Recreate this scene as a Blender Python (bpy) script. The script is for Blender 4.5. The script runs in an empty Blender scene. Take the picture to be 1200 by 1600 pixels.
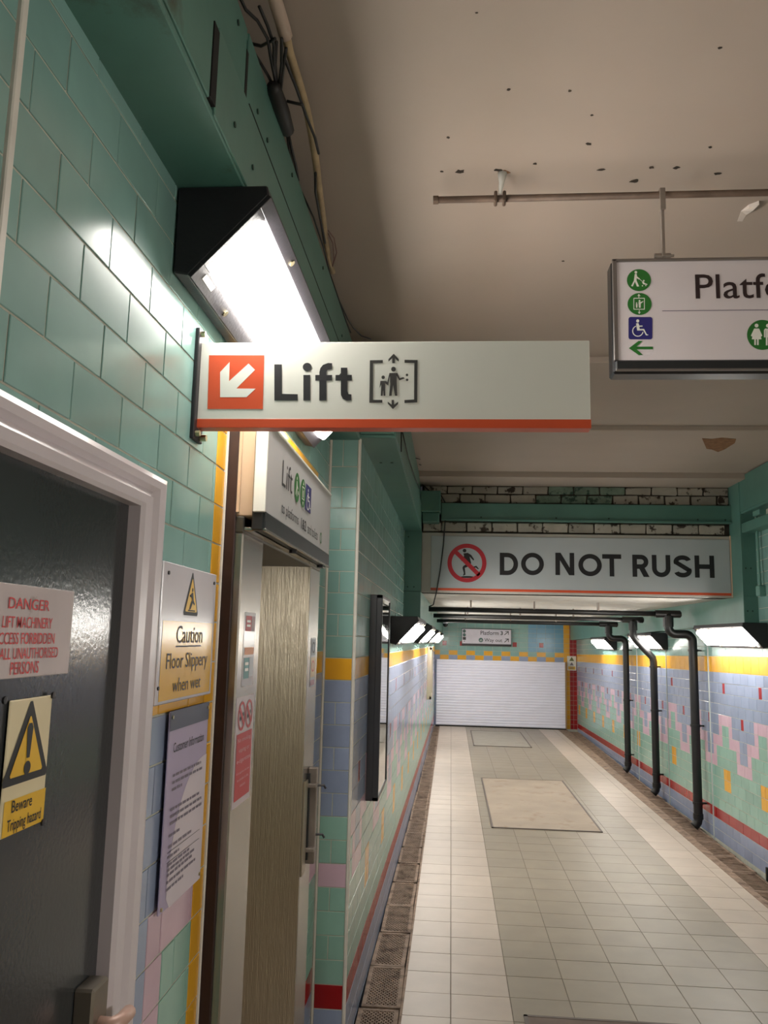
import bpy, bmesh, math, random
from mathutils import Vector, Matrix
random.seed(7)
S = bpy.context.scene
COL = S.collection

# ------------------------------------------------------------------ camera
FPX = 1285.0                                   # focal length in pixels of the 1200x1600 frame
def nrm(v): return Vector(v).normalized()
YC = nrm((105, 198, FPX))                      # corridor axis seen in camera space (right, down, forward)
_u = Vector((.0235, -1, 0)); _u.z = -(_u.x*YC.x + _u.y*YC.y)/YC.z
UC = _u.normalized(); XC = YC.cross(UC)
CAM = Vector((0, 0, 1.8))
def c2w(v): v = Vector(v); return Vector((XC.dot(v), YC.dot(v), UC.dot(v)))
cam = bpy.data.cameras.new('camera'); cam.sensor_fit = 'HORIZONTAL'; cam.sensor_width = 36
cam.lens = FPX/1200*36; cam.clip_start = .05; cam.clip_end = 100
co = bpy.data.objects.new('camera', cam); COL.objects.link(co)
r_, d_, f_ = c2w((1,0,0)), c2w((0,1,0)), c2w((0,0,1))
co.matrix_world = Matrix(((r_.x,-d_.x,-f_.x,CAM.x),(r_.y,-d_.y,-f_.y,CAM.y),(r_.z,-d_.z,-f_.z,CAM.z),(0,0,0,1)))
S.camera = co
# ------------------------------------------------------------------ world, exposure
w = bpy.data.worlds.new('world'); S.world = w; w.use_nodes = True
w.node_tree.nodes['Background'].inputs[0].default_value = (.9, .92, 1, 1)
w.node_tree.nodes['Background'].inputs[1].default_value = .02
S.view_settings.view_transform = 'Standard'; S.view_settings.look = 'None'
S.view_settings.gamma = 1; S.view_settings.use_curve_mapping = False
S.view_settings.exposure = 0.0
LAMP = 43.0                                    # radiance of the lamp diffusers
LAMPC = (1.0, .955, .89)

# ------------------------------------------------------------------ pixel to plane
def ray(x, y): return c2w((x-600, y-800, FPX))
def on(x, y, ax, val):
    d = ray(x, y); return CAM + d*((val-CAM[ax])/d[ax])

# ------------------------------------------------------------------ materials
def lin(c):
    return tuple(((v/255)/12.92 if v/255 <= .04045 else ((v/255+.055)/1.055)**2.4) for v in c)
MATS = {}
def mat(name, rgb, rough=.5, metal=0, var=.08, scale=6, bump=0, bscale=40, rnd=0, emit=0, coat=0, dirt=None, stretch=None, spec=.5, dscale=3, dthr=(.55,.7)):
    if name in MATS: return MATS[name]
    m = bpy.data.materials.new(name); m.use_nodes = True
    nt = m.node_tree; N = nt.nodes; L = nt.links; b = N['Principled BSDF']
    c = lin(rgb)
    tc = N.new('ShaderNodeNewGeometry'); vec = tc.outputs['Position']
    if stretch:
        mp = N.new('ShaderNodeMapping'); mp.inputs['Scale'].default_value = stretch
        L.new(vec, mp.inputs[0]); vec = mp.outputs[0]
    nz = N.new('ShaderNodeTexNoise'); nz.inputs['Scale'].default_value = scale; nz.inputs['Detail'].default_value = 5
    L.new(vec, nz.inputs['Vector'])
    rp = N.new('ShaderNodeValToRGB')
    rp.color_ramp.elements[0].position = .3; rp.color_ramp.elements[1].position = .7
    rp.color_ramp.elements[0].color = (*[v*(1-var) for v in c], 1)
    rp.color_ramp.elements[1].color = (*[min(1, v*(1+var)) for v in c], 1)
    L.new(nz.outputs['Fac'], rp.inputs[0]); out = rp.outputs[0]
    if rnd:
        oi = N.new('ShaderNodeObjectInfo'); mr = N.new('ShaderNodeMapRange')
        mr.inputs['To Min'].default_value = 1-rnd; mr.inputs['To Max'].default_value = 1+rnd
        L.new(oi.outputs['Random'], mr.inputs['Value'])
        hs = N.new('ShaderNodeHueSaturation'); L.new(mr.outputs[0], hs.inputs['Value']); L.new(out, hs.inputs['Color']); out = hs.outputs[0]
    if dirt:
        n2 = N.new('ShaderNodeTexNoise'); n2.inputs['Scale'].default_value = dscale; n2.inputs['Detail'].default_value = 8; n2.inputs['Roughness'].default_value = .65
        L.new(tc.outputs['Position'], n2.inputs['Vector'])
        r2 = N.new('ShaderNodeValToRGB'); r2.color_ramp.elements[0].position = dthr[0]; r2.color_ramp.elements[1].position = dthr[1]
        L.new(n2.outputs['Fac'], r2.inputs[0])
        mx = N.new('ShaderNodeMix'); mx.data_type = 'RGBA'
        L.new(r2.outputs[0], mx.inputs[0]); L.new(out, mx.inputs[6]); mx.inputs[7].default_value = (*lin(dirt), 1); out = mx.outputs[2]
    L.new(out, b.inputs['Base Color'])
    b.inputs['Roughness'].default_value = rough; b.inputs['Metallic'].default_value = metal
    b.inputs['Specular IOR Level'].default_value = spec
    if coat: b.inputs['Coat Weight'].default_value = coat; b.inputs['Coat Roughness'].default_value = .06
    if emit:
        b.inputs['Emission Color'].default_value = (*LAMPC, 1); b.inputs['Emission Strength'].default_value = emit
    if bump:
        n3 = N.new('ShaderNodeTexNoise'); n3.inputs['Scale'].default_value = bscale; n3.inputs['Detail'].default_value = 4
        L.new(vec, n3.inputs['Vector'])
        bp = N.new('ShaderNodeBump'); bp.inputs['Strength'].default_value = bump; bp.inputs['Distance'].default_value = .004
        L.new(n3.outputs['Fac'], bp.inputs['Height']); L.new(bp.outputs[0], b.inputs['Normal'])
    MATS[name] = m; return m

T = dict(rough=.2, var=.05, scale=9, bump=.06, bscale=14, rnd=.07)
TEAL = mat('teal_tile', (132,170,163), **T)
BLUE = mat('blue_tile', (146,158,184), **T)
PINK = mat('pink_tile', (208,176,192), **T)
GREEN = mat('green_tile', (144,184,170), **T)
YEL = mat('yellow_tile', (226,166,44), **T)
RED = mat('red_tile', (158,26,30), **T)
TEALGLOW = mat('teal_tile_glow', (112,160,186), **T)  # wall tile with a bluish glow painted into its colour
GROUT = mat('grout', (186,186,172), .9, var=.12, scale=20)
FGROUT = mat('floor_grout', (122,112,100), .95, var=.15, scale=15)
FWHITE = mat('floor_tile_cream', (180,166,152), .42, var=.06, scale=5, rnd=.04, bump=.03)
FGREEN = mat('floor_tile_sage', (142,132,116), .42, var=.07, scale=5, rnd=.05, bump=.03)
PAINT = mat('teal_paint', (84,126,115), .38, var=.1, scale=4, bump=.12, bscale=18)
PAINTD = mat('teal_paint_scuffed', (84,126,115), .45, var=.12, scale=4, bump=.15, bscale=18, dirt=(66,72,58), dscale=4, dthr=(.6,.72))
CEIL = mat('ceiling_paint', (176,162,150), .75, var=.06, scale=1.3, bump=.25, bscale=9, dirt=(96,78,62), dscale=5.5, dthr=(.735,.78))
CEIL2 = mat('soffit_paint', (205,203,196), .7, var=.08, scale=3, bump=.35, bscale=60, dirt=(150,140,125), dscale=6, dthr=(.6,.75))
SIGNW = mat('sign_white', (228,227,218), .35, var=.02)
SIGNG = mat('sign_silver', (196,194,194), .3, var=.03)
ORANGE = mat('sign_orange', (212,84,48), .4, var=.03)
INK = mat('print_black', (30,29,32), .5, var=.05)
INKG = mat('print_grey', (122,112,126), .6, var=.05)
SGREEN = mat('print_green', (38,108,40), .45, var=.04)
SBLUE = mat('print_navy', (42,38,110), .45, var=.04)
SRED = mat('print_red', (190,40,52), .45, var=.04)
SREDF = mat('print_faded_red', (206,70,74), .55, var=.2, scale=30)
SYEL = mat('print_yellow', (226,178,36), .4, var=.04)
STEAL = mat('print_teal', (70,138,140), .45, var=.05)
SORG = mat('print_light_orange', (226,140,80), .45, var=.05)
PAPER = mat('paper', (212,200,208), .55, var=.03)
LILAC = mat('print_lilac', (172,158,186), .5, var=.04)
SLATE = mat('print_slate', (74,78,98), .5, var=.05)
CREAM = mat('cream_plastic', (222,206,168), .45, var=.05)
OLDW = mat('worn_white_plate', (196,182,182), .5, var=.08, scale=10, dirt=(150,130,125), dscale=14, dthr=(.62,.7))
BLACK = mat('black_metal', (34,31,36), .45, var=.15, scale=12, bump=.15, bscale=120)
BLACKP = mat('black_plastic_pipe', (11,11,12), .45, var=.1)
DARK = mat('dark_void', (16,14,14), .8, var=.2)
DOORM = mat('grey_gloss_paint', (56,58,60), .17, var=.08, scale=5, bump=.07, bscale=120)
FRAMEM = mat('lilac_white_gloss', (206,196,200), .3, var=.04, scale=8, bump=.12, bscale=40)
STEEL = mat('stainless_steel', (168,162,154), .27, 1, var=.06, scale=5, stretch=(1,1,.06), bump=.04, bscale=60)
STEELD = mat('stainless_door_panel', (206,196,178), .28, 1, var=.1, scale=5, stretch=(1,1,.006), bump=.6, bscale=700)
BRASS = mat('zinc_bolt', (188,176,140), .3, 1, var=.1)
BROWN = mat('brown_paint', (48,28,24), .5, var=.2, scale=20, bump=.3, bscale=30)
CREAMP = mat('cream_paint', (196,170,142), .5, var=.06, dirt=(90,60,40), dscale=12, dthr=(.68,.74))
FRAMEG = mat('charcoal_frame', (62,62,66), .35, var=.08)
BEIGE = mat('beige_frame', (168,158,138), .4, var=.06)
GLASS = mat('poster_glass', (190,196,196), .04, 1, var=.02)
PIPEM = mat('rusted_conduit', (104,86,74), .6, .3, var=.25, scale=18)
GALV = mat('galvanised', (150,140,132), .5, .6, var=.15, scale=15)
WHITE = mat('white_paint', (236,236,250), .4, var=.02)
WBEAD = mat('white_bead', (222,216,206), .5, var=.08, scale=15)
IRON = mat('rusty_iron', (140,118,100), .7, .2, var=.25, scale=14, bump=.3, bscale=60, dirt=(92,70,54), dscale=10, dthr=(.5,.65))
MORTAR = mat('dark_mortar', (52,44,36), .95, var=.35, scale=20, bump=.8, bscale=30)
BRICKW = mat('flaking_white_brick', (168,160,148), .8, var=.1, rnd=.12, scale=10, bump=.6, bscale=30, dirt=(58,46,38), dscale=9, dthr=(.55,.6))
BRICKG = mat('flaking_teal_brick', (122,140,124), .8, var=.25, rnd=.12, scale=10, bump=.6, bscale=30, dirt=(52,74,64), dscale=12, dthr=(.5,.58))
SPALL = mat('exposed_brick', (136,98,68), .95, var=.25, scale=30, bump=.8, bscale=40)
CONC = mat('concrete_infill', (158,144,128), .7, var=.1, scale=3, bump=.2, bscale=40, dirt=(142,122,104), dscale=4)
CABLE = mat('black_cable', (28,26,26), .5, var=.1)
OLDPIPE = mat('yellowed_cable', (168,146,112), .6, var=.2, scale=20)
WIRE = mat('pink_wire', (120,86,82), .6, var=.1)
CONDW = mat('painted_conduit', (104,150,138), .5, var=.1)
DIFF = mat('lamp_diffuser', (250,248,240), .4, var=.01, emit=LAMP)

# ------------------------------------------------------------------ mesh helpers
class MB:
    def __init__(s): s.v = []; s.f = []; s.m = []
    def add(s, vs, fs, m=0):
        n = len(s.v); s.v += [Vector(p) for p in vs]
        for f in fs: s.f.append([i+n for i in f]); s.m.append(m)
        return s
    def box(s, x0, x1, y0, y1, z0, z1, m=0):
        x0, x1 = sorted((x0, x1)); y0, y1 = sorted((y0, y1)); z0, z1 = sorted((z0, z1))
        return s.add([(x0,y0,z0),(x1,y0,z0),(x1,y1,z0),(x0,y1,z0),(x0,y0,z1),(x1,y0,z1),(x1,y1,z1),(x0,y1,z1)],
            [(0,3,2,1),(4,5,6,7),(0,1,5,4),(1,2,6,5),(2,3,7,6),(3,0,4,7)], m)
    def prism(s, prof, y0, y1, m=0):               # profile in (x, z), run along y
        n = len(prof); vs = [(x,y0,z) for x,z in prof]+[(x,y1,z) for x,z in prof]
        fs = [tuple(range(n)), tuple(range(2*n-1, n-1, -1))]
        fs += [((i+1)%n, i, n+i, n+(i+1)%n) for i in range(n)]
        return s.add(vs, fs, m)
    def tube(s, path, r, seg=8, m=0, cap=True):
        path = [Vector(p) for p in path]; n = len(path); rings = []
        up = Vector((0,0,1)); 
        t0 = (path[1]-path[0]).normalized()
        a = t0.cross(up if abs(t0.z) < .9 else Vector((1,0,0))).normalized()
        for i, p in enumerate(path):
            t = ((path[min(i+1,n-1)]-p).normalized() + (p-path[max(i-1,0)]).normalized())
            if t.length < 1e-6: t = path[min(i+1,n-1)]-p
            t.normalize(); a = (a - t*a.dot(t)).normalized(); b = t.cross(a)
            rr = r[i] if isinstance(r, (list, tuple)) else r
            rings.append([p + a*math.cos(2*math.pi*k/seg)*rr + b*math.sin(2*math.pi*k/seg)*rr for k in range(seg)])
        vs = [q for R in rings for q in R]; fs = []
        for i in range(n-1):
            for k in range(seg): fs.append((i*seg+k, i*seg+(k+1)%seg, (i+1)*seg+(k+1)%seg, (i+1)*seg+k))
        if cap: fs += [tuple(range(seg-1,-1,-1)), tuple((n-1)*seg+k for k in range(seg))]
        return s.add(vs, fs, m)
    def cyl(s, p0, p1, r, seg=12, m=0): return s.tube([p0, p1], r, seg, m)
    def build(s, name, mats, parent=None, smooth=False, bevel=0, bseg=1):
        me = bpy.data.meshes.new(name); me.from_pydata([tuple(v) for v in s.v], [], s.f)
        for m in (mats if isinstance(mats, (list, tuple)) else [mats]): me.materials.append(m)
        for p, mi in zip(me.polygons, s.m): p.material_index = mi; p.use_smooth = smooth
        bm = bmesh.new(); bm.from_mesh(me)
        bmesh.ops.recalc_face_normals(bm, faces=bm.faces) if smooth is not None else None
        if bevel: bmesh.ops.bevel(bm, geom=[e for e in bm.edges], offset=bevel, segments=bseg, affect='EDGES', clamp_overlap=True)
        bm.to_mesh(me); bm.free()
        return link(name, me, parent)
def link(name, me, parent=None, M=None):
    o = bpy.data.objects.new(name, me); COL.objects.link(o)
    if M is not None: o.matrix_basis = M
    if parent:
        o.parent = parent
        o.matrix_parent_inverse = PW.get(parent.name, Matrix()).inverted()
        PW[o.name] = (PW.get(parent.name, Matrix()).copy() @ PW.get(parent.name, Matrix()).inverted() @ (M if M is not None else Matrix()))
    else: PW[o.name] = M.copy() if M is not None else Matrix()
    return o
PW = {}
def thing(name, label, cat, loc=(0,0,0), group=None):
    o = bpy.data.objects.new(name, None); COL.objects.link(o); o.empty_display_size = .1
    o.location = loc; PW[o.name] = Matrix.Translation(Vector(loc))
    o['label'] = label; o['category'] = cat
    if group: o['group'] = group
    return o
def tag(o, label, cat, group=None):
    o['label'] = label; o['category'] = cat
    if group: o['group'] = group
    return o
def struct(o, label=None):
    o['kind'] = 'structure'
    if label: o['label'] = label
    return o
def copy_tree(o, M, label=None, name=None):
    # copy a thing (Empty) with its parts and sub-parts; M is the new matrix
    c = o.copy(); COL.objects.link(c); c.matrix_basis = M
    if label: c['label'] = label
    def rec(src, dst):
        for ch in list(src.children):
            d = ch.copy(); COL.objects.link(d); d.parent = dst; d.matrix_parent_inverse = ch.matrix_parent_inverse.copy()
            rec(ch, d)
    rec(o, c); return c

LETTERS = {}
def letter(ch, b, sw):
    # block capitals drawn as strokes inside the box b
    x0, y0, x1, y1 = b; w, h = x1-x0, y1-y0; R = lambda a,c,d,e: [(a,c),(d,c),(d,e),(a,e)]
    def arc(cx, cy, rx, ry, a0, a1, n=18):
        o = ell(cx, cy, rx, ry, n, a0, a1+1e-6); i = ell(cx, cy, rx-sw, ry-sw, n, a0, a1+1e-6)
        return [[o[k], o[k+1], i[k+1], i[k]] for k in range(n)]
    cy = (y0+y1)/2
    if ch == 'O': return arc(x0+w/2, cy, w/2, h/2, 0, 360, 40)
    if ch == 'D': return [R(x0,y0,x0+sw,y1), R(x0,y1-sw,x0+w*.42,y1), R(x0,y0,x0+w*.42,y0+sw)]+arc(x0+w*.42, cy, w*.58, h/2, -90, 90)
    if ch == 'N': return [R(x0,y0,x0+sw,y1), R(x1-sw,y0,x1,y1), [(x0,y1),(x0+sw*1.15,y1),(x1,y0),(x1-sw*1.15,y0)]]
    if ch == 'T': return [R(x0,y1-sw,x1,y1), R(x0+w/2-sw/2,y0,x0+w/2+sw/2,y1-sw)]
    if ch == 'R': return [R(x0,y0,x0+sw,y1), R(x0,y1-sw,x0+w*.5,y1), R(x0,y0+h*.36,x0+w*.5,y0+h*.36+sw)]+arc(x0+w*.5, y0+h*.68, w*.45, h*.32, -90, 90)+[[(x0+w*.38,y0+h*.40),(x0+w*.38+sw*1.25,y0+h*.40),(x1,y0),(x1-sw*1.25,y0)]]
    if ch == 'U': return [R(x0,y0+h*.4,x0+sw,y1), R(x1-sw,y0+h*.4,x1,y1)]+arc(x0+w/2, y0+h*.4, w/2, h*.4, 180, 360, 20)
    if ch == 'H': return [R(x0,y0,x0+sw,y1), R(x1-sw,y0,x1,y1), R(x0,cy-sw/2,x1,cy+sw/2)]
    if ch == 'S':
        ra = (h+sw)/4
        return arc(x0+w/2, y1-ra, w*.5, ra, 20, 200, 22)+arc(x0+w/2, y0+ra, w*.5, ra, -160, 20, 22)+[[(x0+.01*w,y1-ra-sw*.35),(x0+sw*1.05,y1-ra+sw*.15),(x1-.01*w,y0+ra+sw*.35),(x1-sw*1.05,y0+ra-sw*.15)]]
# planes for printed matter ------------------------------------------------------
class Fr:
    def __init__(s, o, r, u):
        s.o = Vector(o); s.r = nrm(r); u = Vector(u); s.u = (u - s.r*u.dot(s.r)).normalized(); s.n = s.r.cross(s.u)
    def P(s, u, v, d=0): return s.o + s.r*u + s.u*v + s.n*d
    def px(s, x, y):
        d = ray(x, y); t = (s.o-CAM).dot(s.n)/d.dot(s.n); q = CAM + d*t - s.o
        return (q.dot(s.r), q.dot(s.u))
    def M(s, u=0, v=0, d=0):
        p = s.P(u, v, d)
        return Matrix(((s.r.x,s.u.x,s.n.x,p.x),(s.r.y,s.u.y,s.n.y,p.y),(s.r.z,s.u.z,s.n.z,p.z),(0,0,0,1)))
def crop(fr, x0, y0, k, pts): return [fr.px(x0+x/k, y0+y/k) for x, y in pts]
def ell(cx, cy, rx, ry, n=32, a0=0, a1=360):
    return [(cx+rx*math.cos(math.radians(a0+(a1-a0)*i/n)), cy+ry*math.sin(math.radians(a0+(a1-a0)*i/n))) for i in range(n if a1-a0 == 360 else n+1)]
def area2(p): return sum(p[i][0]*p[(i+1)%len(p)][1]-p[(i+1)%len(p)][0]*p[i][1] for i in range(len(p)))
def decal(name, fr, polys, m, parent, d=.0012):
    mb = MB()
    for i_, p in enumerate(polys):
        if area2(p) < 0: p = p[::-1]
        mb.add([fr.P(u, v, d+1.5e-5*min(i_, 20)) for u, v in p], [tuple(range(len(p)))])
    me = bpy.data.meshes.new(name); me.from_pydata([tuple(v) for v in mb.v], [], mb.f); me.materials.append(m)
    return link(name, me, parent)
def strip(pts, wd):
    # a band of width wd along a polyline, as quads
    out = []
    for a, b in zip(pts, pts[1:]):
        dx, dy = b[0]-a[0], b[1]-a[1]; l = math.hypot(dx, dy) or 1; nx, ny = -dy/l*wd/2, dx/l*wd/2
        out.append([(a[0]+nx,a[1]+ny),(a[0]-nx,a[1]-ny),(b[0]-nx,b[1]-ny),(b[0]+nx,b[1]+ny)])
    return out
def ring(cx, cy, ro_, ri, ry=None, n=40, a0=0, a1=360):
    k = (ry/ro_) if ry else 1
    o = ell(cx, cy, ro_, ro_*k, n, a0, a1); i = ell(cx, cy, ri, ri*k, n, a0, a1)
    m = len(o); rng = range(m) if a1-a0 == 360 else range(m-1)
    return [[o[j], o[(j+1)%m], i[(j+1)%m], i[j]] for j in rng]
_tc = {}
def glyphs(s, bold):
    if (s, bold) in _tc: return _tc[(s, bold)]
    cu = bpy.data.curves.new('tmp', 'FONT'); cu.body = s; cu.offset = bold; cu.resolution_u = 3
    o = bpy.data.objects.new('tmp', cu); COL.objects.link(o)
    dg = bpy.context.evaluated_depsgraph_get(); dg.update()
    me = bpy.data.meshes.new_from_object(o.evaluated_get(dg))
    vs = [(v.co.x, v.co.y) for v in me.vertices]; fs = [tuple(p.vertices) for p in me.polygons]
    bpy.data.objects.remove(o); bpy.data.curves.remove(cu); bpy.data.meshes.remove(me)
    _tc[(s, bold)] = (vs, fs); return vs, fs
def text(name, fr, s, box, m, parent, bold=0, d=.0014, ref=None, refbold=None):
    vs, fs = glyphs(s, bold); rv = glyphs(ref, bold)[0] if ref else vs
    x0, x1 = min(p[0] for p in rv), max(p[0] for p in rv); y0, y1 = min(p[1] for p in rv), max(p[1] for p in rv)
    u0, v0, u1, v1 = box; k = (u1-u0)/(x1-x0); l = (v1-v0)/(y1-y0)
    me = bpy.data.meshes.new(name)
    me.from_pydata([tuple(fr.P(u0+(x-x0)*k, v0+(y-y0)*l, d)) for x, y in vs], [], fs); me.materials.append(m)
    o = link(name, me, parent); 
    return o
def bx(pts):
    return (min(p[0] for p in pts), min(p[1] for p in pts), max(p[0] for p in pts), max(p[1] for p in pts))
def panel(name, fr, u0, v0, u1, v1, th, m, parent, bevel=.002):
    # a board of thickness th whose front lies in the plane of fr
    mb = MB(); mb.add([fr.P(u,v,d) for d in (-th,0) for u,v in ((u0,v0),(u1,v0),(u1,v1),(u0,v1))],
        [(3,2,1,0),(4,5,6,7),(0,1,5,4),(1,2,6,5),(2,3,7,6),(3,0,4,7)])
    return mb.build(name, m, parent, bevel=bevel)

# ------------------------------------------------------------------ main dimensions
XW = -.589                                     # near left wall
XR = 2.50                                      # right wall
YF = 17.8                                      # far wall
ZC = 3.2                                       # main ceiling
ZS = 2.2                                       # low corridor soffit
YB = 7.25                                      # bulkhead face
YP = 3.82                                      # face of the tiled pier
DL = nrm((.0075, 1, -.005)); DR = nrm((.012, 1, -.0165))
def xl(y): return -.44 + (y-4.4)*.0075
def xr(y): return XR + (y-7)*.012

# ------------------------------------------------------------------ structure: slabs
floor = struct(MB().box(-.22, 2.24, -2.6, YF+.3, -.12, -.006).box(-1.4, -.22, -2.6, YP, -.12, -.006).box(-1.4, -.22, YP, YF+.3, -.30, -.20)
    .box(2.24, 3.0, 2.6, YF+.3, -.30, -.20).box(2.24, 3.0, -2.6, 2.6, -.12, -.006).build('floor', FGROUT), 'tiled floor of the passage')
ceiling = struct(MB().box(-1.4, 3.0, -2.6, YB+.2, ZC, ZC+.15).build('ceiling', CEIL), 'stained off white ceiling slab')
for i, (y0, y1, z) in enumerate([(3.99, 4.12, .03), (5.33, 5.68, .03), (6.84, YB+.05, .05)]):
    struct(MB().box(-.5, 2.5, y0, y1, ZC-z, ZC+.01).build('trim_%d' % (i+1), CEIL, bevel=.004), 'painted joist flange across the ceiling')
soffit = struct(MB().box(-.6, 2.8, YB+.02, YF+.2, ZS, ZS+.1).build('ceiling_low', CEIL2), 'white roughcast soffit of the low passage')
wl = struct(MB().box(-1.1, XW, -2.6, 2.05, -.1, ZC+.05).box(-1.1, XW, 2.05, 3.31, 2.40, ZC+.05).box(-1.1, XW, 3.31, YP+.02, -.1, ZC+.05).build('wall_left', GROUT))
mb = MB(); y0, y1 = YP, YF+.2
mb.add([(-1.1,y0,-.2),(xl(y0),y0,-.2),(xl(y1),y1,-.2),(-1.1,y1,-.2),(-1.1,y0,ZC+.05),(xl(y0),y0,ZC+.05),(xl(y1),y1,ZC+.05),(-1.1,y1,ZC+.05)],
    [(0,3,2,1),(4,5,6,7),(0,1,5,4),(1,2,6,5),(2,3,7,6),(3,0,4,7)])
wlf = struct(mb.build('wall_left_passage', GROUT))
mb = MB(); y0 = -2.6
mb.add([(xr(y0),y0,-.2),(3.1,y0,-.2),(3.1,y1,-.2),(xr(y1),y1,-.2),(xr(y0),y0,ZC+.05),(3.1,y0,ZC+.05),(3.1,y1,ZC+.05),(xr(y1),y1,ZC+.05)],
    [(0,3,2,1),(4,5,6,7),(0,1,5,4),(1,2,6,5),(2,3,7,6),(3,0,4,7)])
wr = struct(mb.build('wall_right', GROUT))
wf = struct(MB().box(-.6, 3.0, YF, YF+.2, -.2, ZS+.1).build('wall_far', GROUT))
struct(MB().box(-1.4, 3.1, -2.8, -2.6, -.2, ZC+.15).build('wall_back', mat('back_wall_paint', (176,178,170), .7)))

# ------------------------------------------------------------------ tiles
_tm = {}
def tile_mesh(w_, h_, m, t=.0045, g=.0020, b=.0010):
    k = (round(w_,3), round(h_,3), m.name, t)
    if k in _tm: return _tm[k]
    W, H = w_/2-g, h_/2-g; me = bpy.data.meshes.new('tile')
    vs = [(x,y,0) for x,y in ((-W,-H),(W,-H),(W,H),(-W,H))] + [(x,y,t-b) for x,y in ((-W,-H),(W,-H),(W,H),(-W,H))] + \
         [(x,y,t) for x,y in ((-W+b,-H+b),(W-b,-H+b),(W-b,H-b),(-W+b,H-b))]
    fs = [(i,(i+1)%4,4+(i+1)%4,4+i) for i in range(4)] + [(4+i,4+(i+1)%4,8+(i+1)%4,8+i) for i in range(4)] + [(8,9,10,11)]
    me.from_pydata(vs, [], fs); me.materials.append(m); _tm[k] = me; return me
def lay(parent, fr, items, nind, sgn=1, t=.0022, stuffname='tiles', rank=None):
    # items: (s0, s1, v0, v1, material); the nind largest in view become objects, the others one joined part
    def dist(it):
        p = fr.P(sgn*(it[0]+it[1])/2, (it[2]+it[3])/2); return (p-CAM).length
    items = sorted(items, key=rank or dist)
    jt = lambda: random.uniform(-.0004, .0005)
    for s0, s1, v0, v1, m in items[:nind]:
        link('tile', tile_mesh(s1-s0, v1-v0, m, t), parent, fr.M(sgn*(s0+s1)/2, (v0+v1)/2, jt()))
    rest = items[nind:]
    if rest:
        mb = MB(); mats = []
        for s0, s1, v0, v1, m in rest:
            if m not in mats: mats.append(m)
            me = tile_mesh(s1-s0, v1-v0, m, t); M = fr.M(sgn*(s0+s1)/2, (v0+v1)/2, 0)
            mb.add([M @ v.co for v in me.vertices], [tuple(p.vertices) for p in me.polygons], mats.index(m))
        me = bpy.data.meshes.new(stuffname); me.from_pydata([tuple(v) for v in mb.v], [], mb.f)
        for m in mats: me.materials.append(m)
        for p, mi in zip(me.polygons, mb.m): p.material_index = mi
        o = link(stuffname, me, parent); o['kind'] = 'stuff'
def motif(r, s, c, hu=.095):
    # colour of the passage tiling: r = course below the yellow band, s = position, c = centre of an arch
    if r < 0: return TEAL
    if r == 13: return RED
    if r > 13: return BLUE
    u = ((s-c)/hu + 5) % 10 - 5; a = abs(u)
    if r == 1 and a < .36: return RED
    if r == 4 and a > 4.64: return RED
    if r < 4: return BLUE
    if r == 4: return PINK if a < 2 else BLUE
    if r == 5: return GREEN if a < 1 else PINK if a < 2 else BLUE
    if r == 6: return GREEN if a < 1 else PINK if a < 4 else BLUE
    if r == 7: return GREEN if a < 3 else PINK if a < 4 else BLUE
    if r == 8: return GREEN if a < 3 else PINK
    if r in (9, 10) and a < 1: return YEL
    return GREEN
def course(r, s0, s1, off, c, hu=.095, tw=.19, fn=None):
    # split one course into tiles: bond joints plus the joints where the colour changes
    fn = fn or motif
    cuts = {round(s0,4), round(s1,4)}
    k = math.floor((s0-off)/tw)
    while off+k*tw < s1:
        x = off+k*tw
        if s0+.02 < x < s1-.02: cuts.add(round(x,4))
        k += 1
    n = int((s1-s0)/hu*8); prev = None
    base = math.floor((s0-c)/hu)
    for j in range(int((s1-s0)/hu)+3):
        for fofs in (0, .36, .64):
            x = c+(base+j+fofs)*hu
            if s0+.01 < x < s1-.01 and fn(r, x-.004, c) is not fn(r, x+.004, c): cuts.add(round(x,4))
    cs = sorted(cuts); out = [cs[0]]
    isC = lambda x: fn(r, x-.004, c) is not fn(r, x+.004, c)
    for x in cs[1:-1]:
        if x-out[-1] < .028 and not isC(x): continue
        if x-out[-1] < .028 and isC(x) and len(out) > 1 and not isC(out[-1]): out.pop()
        out.append(x)
    out.append(cs[-1])
    return [(a, b, fn(r, (a+b)/2, c)) for a, b in zip(out, out[1:]) if b-a > .008]

# near left wall -------------------------------------------------------------
FL = Fr((XW, 0, 0), (0,1,0), (0,0,1))
items = []
RH = .0968
for k in range(-1, 27):
    zt = 2.698-RH*k; zb = zt-RH
    if zb < .05: break
    if k == -1: zt = 2.735
    r = k-11; off = 1.088 if k % 2 == 0 else .993
    for s0, s1 in ((.2, .945), (.961, 1.965)):
        for a, b, m in course(r, s0, s1, off, 1.865):
            if k == 10: m = YEL
            if a > .56 and b < 1.52 and zt < 2.0: continue       # the doorway
            items.append((a, b, zb, zt, m))
    if zt < 2.55: items.append((1.965, 2.045, zb, zt, YEL))
    else: items += [(a, b, zb, zt, m) for a, b, m in course(r, 1.965, 3.80, off, 1.865)]
    if 2.40 < zt < 2.55: items.append((2.045, 2.45, zb, zt, YEL)); items.append((2.45, 2.86, zb, zt, YEL)); items.append((2.86, 3.31, zb, zt, YEL)); items += [(3.31, 3.5, zb, zt, YEL), (3.5, 3.8, zb, zt, TEAL)]
    if zt < 2.40:
        m = YEL if k == 10 else TEAL if k < 10 else BLUE if k < 17 else GREEN if k < 19 else PINK if k == 19 else GREEN if k < 24 else RED if k == 24 else BLUE
        items += [(3.32, 3.56, zb, zt, m), (3.56, 3.80, zb, zt, m)] if k % 2 else [(3.32, 3.47, zb, zt, m), (3.47, 3.66, zb, zt, m), (3.66, 3.80, zb, zt, m)]
lay(wl, FL, items, 300)
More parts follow.
